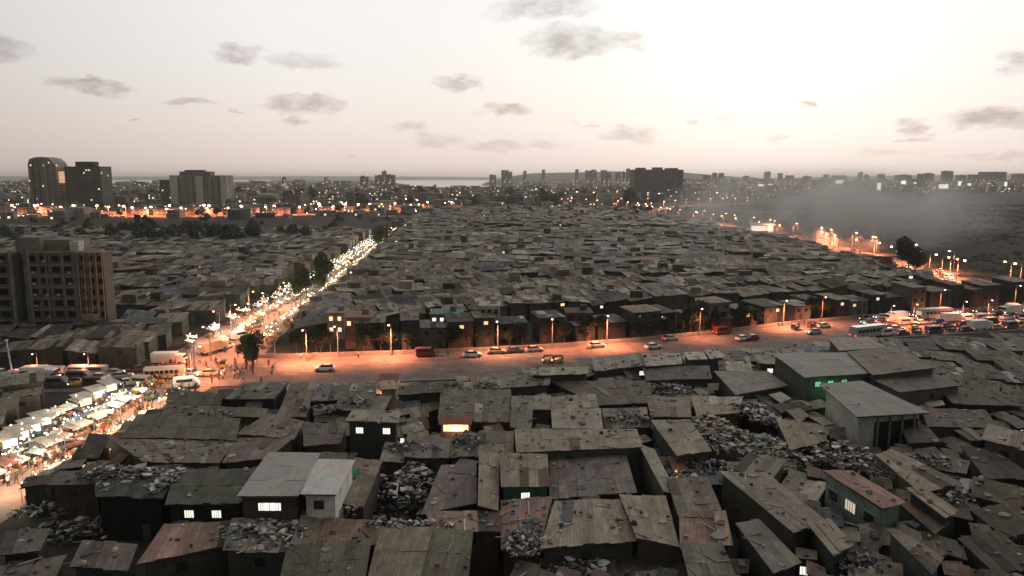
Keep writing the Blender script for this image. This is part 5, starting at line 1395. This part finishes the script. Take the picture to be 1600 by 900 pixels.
# ------------------------------------------------------------------ market stalls
def stall_proto(warm, power, nm='market_stall', wd=2.1):
    r = thing(nm, '', 'market stall', (0, 0, -500))
    for x in (-wd / 2, wd / 2):
        for y, h in ((-1.0, 2.1), (1.0, 2.5)):
            m = MB(); m.tube((x, y, 0), (x, y, h), .04, .04, 5, (.3, .25, .2)); m.build('post', 'bark', r)
    m = MB(); m.box(0, -.2, .72, wd - .2, 1.3, .08, (.3, .22, .15)); m.box(0, -.2, .1, wd - .35, 1.15, .62, (.2, .16, .12)); m.build('table', 'junk', r)
    m = MB()
    n = 6
    for k in range(n):
        x0, x1 = -wd / 2 - .3 + (wd + .6) * k / n, -wd / 2 - .3 + (wd + .6) * (k + 1) / n; s0, s1 = .12 * math.sin(k * math.pi / n * 2), .12 * math.sin((k + 1) * math.pi / n * 2)
        m.poly([(x0, -1.1, 2.0 - abs(s0)), (x1, -1.1, 2.0 - abs(s1)), (x1, .9, 2.5 - abs(s1)), (x0, .9, 2.5 - abs(s0))]); m.poly([(x0, -1.1, 2.0 - abs(s0)), (x0, -1.12, 1.75), (x1, -1.12, 1.75), (x1, -1.1, 2.0 - abs(s1))])
    m.build('awning', 'cloth', r)
    m = MB()
    for k in range(34): m.box(random.uniform(-wd / 2 + .2, wd / 2 - .2), random.uniform(-.7, .35), .8, random.uniform(.1, .3), random.uniform(.1, .3), random.uniform(.06, .26), jit(random.choice([(.5, .12, .06), (.5, .4, .1), (.12, .3, .1), (.6, .55, .45), (.45, .25, .1), (.3, .1, .15)]), .3), random.uniform(0, 3))
    m.build('goods', 'junk', r)
    for x, y_, z_ in ((-.7, -1.3, 1.95), (.1, -1.35, 2.3), (.75, -1.25, 2.0), (0, 0, 2.9)):
        m = MB(); m.ball((x, y_, z_), .10, (1, 1, 1), 7, 5); m.build('bulb', 'bulb_warm' if warm else 'bulb_white', r)
    if power:
        ld_ = bpy.data.lights.new('bulb_light', 'POINT'); ld_.energy = power; ld_.color = (1, .62, .34) if warm else (.96, 1, .86); ld_.shadow_soft_size = .15
        o = bpy.data.objects.new('bulb_light', ld_); col.objects.link(o); o.parent = r; o.location = (0, -2.0, 3.3)
    return r
PRS = [stall_proto(False, 420), stall_proto(True, 420), stall_proto(False, 0), stall_proto(True, 0)]
SSEEN = set(); SN = {}
AWC = {'white': (.50, .49, .44), 'cream': (.42, .37, .28), 'pale': (.36, .35, .31), 'red': (.34, .13, .09), 'blue': (.16, .20, .24), 'green': (.22, .30, .24), 'tan': (.45, .34, .22), 'grey': (.36, .34, .31)}
def stall(pr, p, rz, grp, rowname):
    rz += random.uniform(-.3, .3); p = p + Vector((random.uniform(-.5, .5), random.uniform(-.6, .6), 0)); sc1 = random.uniform(.75, 1.12)
    ac = random.choice(list(AWC) + ['white', 'white', 'cream', 'cream', 'pale']); k = (rowname,); SN[k] = SN.get(k, -1) + 1
    lb = f'{ac} awning stall, {ordn(SN[k])} from near end of the {rowname}'
    if pr.name in SSEEN: r = dup(pr, p, rz, lb, grp)
    else: SSEEN.add(pr.name); r = pr; r.location = p; r.rotation_euler = (0, 0, rz); r['label'] = lb; r['group'] = grp
    r.scale = (sc1, sc1, sc1 * random.uniform(.9, 1.1))
    for c in r.children:
        if c.name.split('.')[0] == 'awning': c.color = (*AWC[ac], 1)
def mk_len(i): return (MKT[i + 1] - MKT[i]).length
def s_of(m_):
    acc = 0
    for i in range(len(MKT) - 1):
        l_ = mk_len(i)
        if acc + l_ >= m_: return (i + (m_ - acc) / l_) / (len(MKT) - 1)
        acc += l_
    return None
TOT = sum(mk_len(i) for i in range(len(MKT) - 1))
m_ = 6.0; k_ = 0
while m_ < TOT - 5:
    s_ = s_of(m_); p0, a = mk_at(s_, 0); px, py, dp = PX(p0)
    low = py > 625; junc = 545 < py <= 625
    step = 2.9 if low else 2.8
    k_ += 1
    if low:
        # centre line of white lit stalls, back to back, and the two edge rows
        for off, rn, pick, rz in ((-.20, 'lower market centre row, left face', [0, 0, 2], a + math.pi * .5 + math.pi / 1 * 0), (.02, 'lower market centre row, right face', [0, 2, 0], a + math.pi / 2 * 1), (.88, 'lower market right edge row', [1, 3, 1, 3], a - math.pi / 2), (-.92, 'lower market left edge row', [3, 1, 2], a + math.pi / 2)):
            if random.random() < .1 and abs(off) > .3: continue
            p, a2 = mk_at(s_, off)
            face = {'lower market centre row, left face': a2 + math.pi, 'lower market centre row, right face': a2, 'lower market right edge row': a2 + math.pi, 'lower market left edge row': a2}[rn]
            # the open side of a stall is its -y side
            stall(PRS[random.choice(pick)], p, face + random.uniform(-.1, .1), 'stalls of the lower market street', rn)
    elif not junc:
        for off, rn, pick in ((-.85, 'far market left row', [0, 1, 0, 2, 0]), (.85, 'far market right row', [1, 1, 3, 0]), (-.15, 'far market middle row', [0, 1, 2, 0, 3])):
            if random.random() < (.12 if abs(off) > .3 else .35): continue
            p, a2 = mk_at(s_, off + random.uniform(-.12, .12)); stall(PRS[random.choice(pick)], p, (a2 if off < 0 else a2 + math.pi) + random.uniform(-.3, .3), 'stalls of the far market street', rn)
    m_ += step * (1 if low else 1.15)
# shop row with pale sloping canopies left of the lower market
for k, (px, py) in enumerate([(12, 706), (30, 694), (48, 683), (66, 671), (130, 640), (150, 628), (170, 617)]):
    g_ = G(px, py); r = thing('kiosk', f'narrow kiosk with pale canopy beside the lower market, {ordn(k)} from the left', 'kiosk', g_, R(58), 'kiosks left of the lower market')
    m = MB(); m.box(0, 0, 0, 2.6, 2.2, 2.5, (.14, .12, .10)); m.build('wall', 'plaster', r)
    m = MB(); m.prism([(-1.5, -2.0, 2.35), (1.5, -2.0, 2.35), (1.5, 1.3, 2.75), (-1.5, 1.3, 2.75)], [(-1.5, -2.0, 2.42), (1.5, -2.0, 2.42), (1.5, 1.3, 2.85), (-1.5, 1.3, 2.85)], (.42, .38, .32), bottom=True); m.build('canopy', 'plaster', r)
    m = MB(); m.box(0, -1.14, 1.0, 1.9, .08, 1.1); m.build('shopfront', 'lit_white' if k < 4 else 'lit_warm', r)
    m = MB(); m.ball((0, -1.9, 2.2), .14); m.build('bulb', 'bulb_white', r)

# ------------------------------------------------------------------ heaps of scrap
def heap(px, py, z, rx, ry, n, hh, pal, label, big=1.0):
    n = int(n * 1.7); big *= .68; hh *= .8
    g_ = G(px, py, z); m = MB()
    for i in range(n):
        a = random.uniform(0, 6.28); q = random.random() ** .6; x, y = g_.x + math.cos(a) * q * rx, g_.y + math.sin(a) * q * ry
        zz = z + hh * (1 - q ** 1.5) * random.uniform(.1, 1); c = jit(random.choice(pal), .3); r_ = random.random()
        if r_ < .35:
            T = Matrix.Translation((x, y, zz)) @ Matrix.Rotation(random.uniform(-.5, .5), 4, 'X') @ Matrix.Rotation(random.uniform(-.5, .5), 4, 'Y') @ Matrix.Rotation(random.uniform(0, 3), 4, 'Z')
            m.box(0, 0, 0, random.uniform(.3, 1.0) * big, random.uniform(.2, .7) * big, random.uniform(.1, .5) * big, c, 0, M=T)
        elif r_ < .6:
            T = Matrix.Translation((x, y, zz)) @ Matrix.Rotation(random.uniform(-.4, .4), 4, 'X') @ Matrix.Rotation(random.uniform(0, 3), 4, 'Z')
            m.box(0, 0, 0, random.uniform(1.2, 2.8) * big, random.uniform(.06, .2), .07, c, 0, M=T)
        elif r_ < .70: m.ball((x, y, zz + .15), random.uniform(.18, .45) * big, c, 6, 4, sz=.55)
        else:
            s_ = random.uniform(.5, 1.1) * big; pts = [(x + math.cos(k * 1.05) * s_ * random.uniform(.5, 1), y + math.sin(k * 1.05) * s_ * random.uniform(.5, 1), zz + random.uniform(.1, .5)) for k in range(6)]
            m.poly(pts, c); ctr = (x, y, zz - .2)
            for k in range(6): m.poly([pts[k], ctr, pts[(k + 1) % 6]], V(c, .8))
    tag(m.build('scrap_heap', 'junk'), label, 'scrap heap', 'scrap heaps between the shacks', 'stuff')
WHT = [(.5, .47, .42), (.34, .32, .29), (.2, .18, .16), (.62, .58, .52), (.06, .06, .055)]
COLR = [(.42, .40, .35), (.30, .32, .27), (.38, .22, .14), (.18, .24, .20), (.27, .25, .21), (.06, .06, .055), (.08, .08, .07), (.40, .34, .25), (.5, .48, .43)]
DRK = [(.06, .06, .055), (.10, .09, .08), (.28, .26, .23), (.05, .055, .05), (.16, .14, .12)]
random.seed(8)
heap(646, 752, 2.6, 2.8, 6.5, 160, 2.8, WHT, 'pale heap of sacks and boxes on the right side of the sunken yard')
heap(596, 752, 2.0, 3.0, 5.5, 120, 1.6, WHT + DRK, 'mixed dark and pale scrap filling the left of the sunken yard')
heap(625, 797, 1.0, 4.5, 3, 60, .7, DRK, 'dark flat scrap at the near end of the sunken yard')
heap(640, 822, 5.2, 5, .9, 60, .8, WHT, 'pale crumpled sheets along the roof edge below the sunken yard', .8)
heap(1112, 668, 4.2, 3.2, 4.5, 130, 1.8, COLR, 'colourful scrap heap, upper left end of the big rooftop pile')
heap(1140, 690, 4.0, 5.5, 4.5, 210, 1.9, COLR, 'large rooftop pile of bright coloured scrap with orange pieces')
heap(1185, 698, 4.0, 4.8, 4.0, 170, 1.6, COLR, 'greenish pale scrap pile right of the orange pieces')
heap(1195, 655, 4.3, 2.5, 3, 60, 1.2, WHT, 'small pale rubble pile above the coloured scrap')
heap(1215, 722, 3.5, 5, 3.5, 110, 1.4, DRK + COLR, 'dark mixed scrap below the coloured pile')
heap(1290, 705, 4.0, 6, 4, 100, .8, WHT + DRK, 'grey broken boards and sacks between the white shed and green house')
heap(1330, 722, 4.0, 4, 3, 90, 1.1, WHT + DRK, 'rubble beside the roof above the green house')
heap(195, 742, 5.4, 5.5, 1.8, 110, 1.3, WHT + DRK, 'grey scrap heaped along the back edge of the dark teal shed')
heap(262, 752, 5.4, 1.2, 3.5, 60, 1.0, WHT, 'pale scrap strip on the right edge of the dark teal shed')
heap(190, 812, .3, 8, 4, 170, 1.5, DRK + WHT[:2], 'scattered scrap in the dark yard at lower left')
heap(120, 830, .3, 6, 3, 90, 1.2, DRK + WHT[:2], 'scattered scrap at the left end of the dark yard')
heap(410, 830, 5.1, 4.5, 2.2, 70, .4, WHT + COLR, 'grey rubble covering the roof right of the pink sheet roof', .8)
heap(820, 850, 5.0, 2, 3, 70, .9, WHT + DRK, 'rubble on the roof at the bottom edge near centre', .8)
heap(895, 882, 3.0, 3.5, 2.5, 70, .8, WHT + DRK, 'white broken scrap on the low dark roof at the bottom')
heap(1040, 610, 4.2, 5, 3, 90, 1.0, WHT + DRK, 'pale scrap right of the wide dark olive roof')
heap(1160, 640, 4.6, 4, 3, 80, .8, DRK + WHT, 'dark timber scrap above the coloured pile')
heap(1060, 745, 4.0, 2.4, 2, 50, .8, DRK + WHT, 'scrap around the small orange fire light')
for k, (px, py, z) in enumerate([(500, 640, 4.8), (560, 632, 4.8), (700, 604, 5), (760, 604, 5), (985, 655, 4.8), (640, 700, 5), (520, 800, 4.8), (730, 690, 5), (1400, 740, 4.5), (1450, 720, 4.3), (1500, 780, 4.3), (1340, 880, 4.2), (1110, 730, 4.5), (330, 650, 5.2), (60, 800, 2)]):
    heap(px, py, z, random.uniform(2, 4), random.uniform(1.5, 2.5), 45, .6, DRK + WHT[:3], f'small scattered scrap on the shack roofs, {ordn(k)} patch', .7)
tag(DEB.build('roof_debris', 'junk'), 'stones, planks and rags scattered over the shack roofs', 'roof debris', kind='stuff')

def special(nm, px, py0, pyt, wpx, dep, c, lab, wins, wm='glass', floors=2, roofc=None):
    g_ = G(px, py0); k = (g_.y * CP + H * SP) / FPX; z = zat(g_.y, pyt); wd = wpx * k; r = thing(nm, lab, 'house', (g_.x, g_.y, 0))
    m = MB(); m.box(0, dep / 2, 0, wd, dep, z, c); m.build('wall', 'plaster', r)
    m = MB(); m.box(0, dep / 2, z, wd + .6, dep + .6, .25, roofc or V(c, .9)); m.box(wd * .2, dep * .6, z + .25, 1.6, 1.6, 1.2, V(c, .8)); m.build('roof', 'plaster', r)
    for f_ in range(floors):
        for q in range(wins):
            x = -wd / 2 + (q + .5) * wd / wins; zz = z - 1.9 - f_ * 2.8
            m = MB(); m.box(x, -.03, zz, 1.15, .1, 1.3, V(c, .6)); w_ = m.build('window', 'plaster', r)
            m = MB(); m.box(x, -.09, zz + .12, .9, .05, 1.05); m.build('pane', wm, w_)
special('white_house', 765, 535, 479, 30, 6, (.42, .40, .35), 'white three-storey house with two dark window rows behind the roadside trees', 3)
special('green_lit_house', 697, 535, 492, 48, 7, (.16, .22, .18), 'pale green house with bright white windows behind the roadside trees', 4, 'lit_white', 1)  # green light on this facade is put into the wall colour
special('pink_house', 560, 545, 497, 40, 7, (.3, .17, .13), 'reddish house with lit windows behind trees at the road start', 3, 'lit_warm', 1)
special('pale_house', 525, 530, 490, 26, 6, (.33, .28, .24), 'small pale house with lit windows left of the reddish house', 2, 'lit_warm', 2)
special('red_shop', 1128, 520, 498, 30, 5, (.12, .05, .04), 'low dark red shop beside the parapet right of middle', 2, 'glass', 1)
special('brown_house', 905, 530, 490, 40, 7, (.12, .075, .06), 'reddish brown house right of the white house behind trees', 3, 'glass', 2)
# lit workshop opening and a few bare bulbs in the lanes
def glow(px, py, z, lc, pw, label, mat, s_=(2.4, 1.4)):
    g_ = G(px, py, z); r = thing('lit_stall', label, 'stall', (g_.x, g_.y, 0))
    m = MB(); m.box(0, 1.4, 0, s_[0] + .6, 2.2, z + 1, (.12, .09, .07)); m.build('wall', 'plaster', r)
    m = MB(); m.box(0, .26, max(.2, z - s_[1] / 2), s_[0], .1, s_[1]); m.build('lit_opening', mat, r)
    m = MB(); m.prism([(-s_[0] / 2 - .6, -1.2, z + .8), (s_[0] / 2 + .6, -1.2, z + .8), (s_[0] / 2 + .6, 2.4, z + 1.05), (-s_[0] / 2 - .6, 2.4, z + 1.05)], [(-s_[0] / 2 - .6, -1.2, z + .88), (s_[0] / 2 + .6, -1.2, z + .88), (s_[0] / 2 + .6, 2.4, z + 1.15), (-s_[0] / 2 - .6, 2.4, z + 1.15)], (.2, .09, .07), bottom=True); m.build('canopy', 'plaster', r)
    ld_ = bpy.data.lights.new('lamp_light', 'POINT'); ld_.energy = pw; ld_.color = lc; ld_.shadow_soft_size = .2
    o = bpy.data.objects.new('lamp_light', ld_); col.objects.link(o); o.parent = r; o.location = (0, -.9, z + .3)
r = thing('wall_lamp', 'green glowing wall lamp under the eave of the pale grey shed', 'wall lamp', G(1300, 600, 6.3) + Vector((0, -.2, 0)))
m = MB(); m.box(0, .1, 0, .5, .3, .2, (.2, .2, .2)); m.build('bracket', 'steel', r)
m = MB(); m.ball((0, -.15, -.05), .16); m.build('bulb', 'lit_green', r)
ld_ = bpy.data.lights.new('lamp_light', 'POINT'); ld_.energy = 90; ld_.color = (.3, 1, .6); ld_.shadow_soft_size = .2
o = bpy.data.objects.new('lamp_light', ld_); col.objects.link(o); o.parent = r; o.location = (0, -.9, -.5)
glow(712, 668, 4.2, (1, .5, .22), 420, 'orange lit workshop opening under a red-brown canopy left of the tan shed', 'lit_warm', (3.6, 1.3))
glow(1060, 738, 3.6, (1, .45, .2), 60, 'tiny orange lit stall between roofs right of centre', 'lit_warm', (.8, .7))
glow(1425, 676, 3.0, (1, .42, .24), 160, 'orange lit stall under the right end of the tall shed roof', 'lit_warm', (1.4, 1.2))
glow(606, 600, 4.5, (1, .5, .25), 500, 'pink-orange lit stall right below the main road kerb', 'lit_warm', (2.2, 1.6))
r = thing('water_tank', 'green square water tank beside the white narrow house', 'water tank', G(540, 812))
g_ = r.location; m = MB(); m.box(0, 0, 0, 3, 2.6, 5.6, (.05, .17, .10)); m.build('body', 'plaster', r); m = MB(); m.box(0, 0, 5.6, 3.2, 2.8, .2, (.04, .14, .09)); m.build('lid', 'plaster', r)

SC = MB(); random.seed(64)
fb = [min(p[0] for p in fieldp), max(p[0] for p in fieldp), min(p[1] for p in fieldp), 1500]
n_ = 0
while n_ < 3600:
    x, y = random.uniform(150, 900), fb[2] + (random.random() ** 1.6) * 900
    if not inpoly((x, y), fieldp) or ld(Vector((x, y, 0)), pth) < 7: continue
    if noise.noise(Vector((x * .011, y * .011, 2))) < random.uniform(-.5, .35): n_ += .2; continue
    n_ += 1; s_ = random.uniform(.5, 1.6) * (1 + y / 900)
    for k in range(4):
        a = random.uniform(0, 3.14); px_, py_ = x + random.uniform(-1, 1) * s_ * 1.4, y + random.uniform(-1, 1) * s_ * 1.4; h_ = s_ * random.uniform(.25, .55)
        SC.poly([(px_ - math.cos(a) * s_, py_ - math.sin(a) * s_, 0), (px_ + math.cos(a) * s_, py_ + math.sin(a) * s_, 0), (px_ + math.cos(a) * s_ * .5, py_ + math.sin(a) * s_ * .5 + .5, h_), (px_ - math.cos(a) * s_ * .6, py_ - math.sin(a) * s_ * .6 + .5, h_ * .8)])
so_ = SC.build('scrub', 'foliage'); so_.color = (1.0, .85, .75, 1); tag(so_, 'low dark scrub growing in patches over the marshy field', 'scrub', kind='stuff')
# ------------------------------------------------------------------ smoke over the field
sg = G(1350, 396); m = MB(); m.box(0, 0, 0, 230, 200, 56, (1, 1, 1))
o = bpy.data.objects.new('smoke', m.mesh('smoke', 'asphalt')); col.objects.link(o); o.location = (sg.x - 5, sg.y + 45, .5); o.rotation_euler = (0, 0, R(-25))
tag(o, 'thin pale smoke drifting over the dark field from beside the expressway', 'smoke', kind='stuff')
sm = bpy.data.materials.new('smoke_volume'); sm.use_nodes = True; t = NT(sm); t.n.clear()
tcn = t.node('ShaderNodeTexCoord'); mp = t.node('ShaderNodeMapping'); t.ln(tcn.outputs['Object'], mp.inputs[0])
mp.inputs['Scale'].default_value = (1 / 100, 1 / 85, 1 / 28); mp.inputs['Location'].default_value = (0, 0, -.75)
ln_ = t.node('ShaderNodeVectorMath', operation='LENGTH'); t.ln(mp.outputs[0], ln_.inputs[0])
fall = t.m2('SUBTRACT', 1.0, ln_.outputs['Value'], clamp=True)
nz_ = t.node('ShaderNodeTexNoise'); nz_.inputs['Scale'].default_value = .028; nz_.inputs['Detail'].default_value = 4; nz_.inputs['Distortion'].default_value = .6; t.ln(tcn.outputs['Object'], nz_.inputs['Vector'])
dn = t.m2('MULTIPLY', t.m2('MULTIPLY', fall, t.m2('MULTIPLY', t.m2('SUBTRACT', nz_.outputs[0], .40, clamp=True), 7.0)), .028)
pv = t.node('ShaderNodeVolumePrincipled'); pv.inputs['Color'].default_value = (.97, .94, .9, 1); t.ln(dn, pv.inputs['Density']); pv.inputs['Anisotropy'].default_value = .2
ot = t.node('ShaderNodeOutputMaterial'); t.ln(pv.outputs[0], ot.inputs['Volume'])
o.data.materials.clear(); o.data.materials.append(sm)
# ------------------------------------------------------------------ haze
m = MB(); m.box(0, 8800, -1.5, 34000, 19000, 110, (1, 1, 1)); ho = m.build('haze', 'asphalt'); tag(ho, 'thin evening haze', 'haze', kind='stuff')
hm = bpy.data.materials.new('haze_volume'); hm.use_nodes = True; t = NT(hm); t.n.clear()
pv = t.node('ShaderNodeVolumePrincipled'); pv.inputs['Color'].default_value = (.93, .88, .84, 1); pv.inputs['Density'].default_value = 0.00008; pv.inputs['Anisotropy'].default_value = .55
ot = t.node('ShaderNodeOutputMaterial'); t.ln(pv.outputs[0], ot.inputs['Volume'])
ho.data.materials.clear(); ho.data.materials.append(hm)
print('people', NP, 'objects', len(bpy.data.objects))
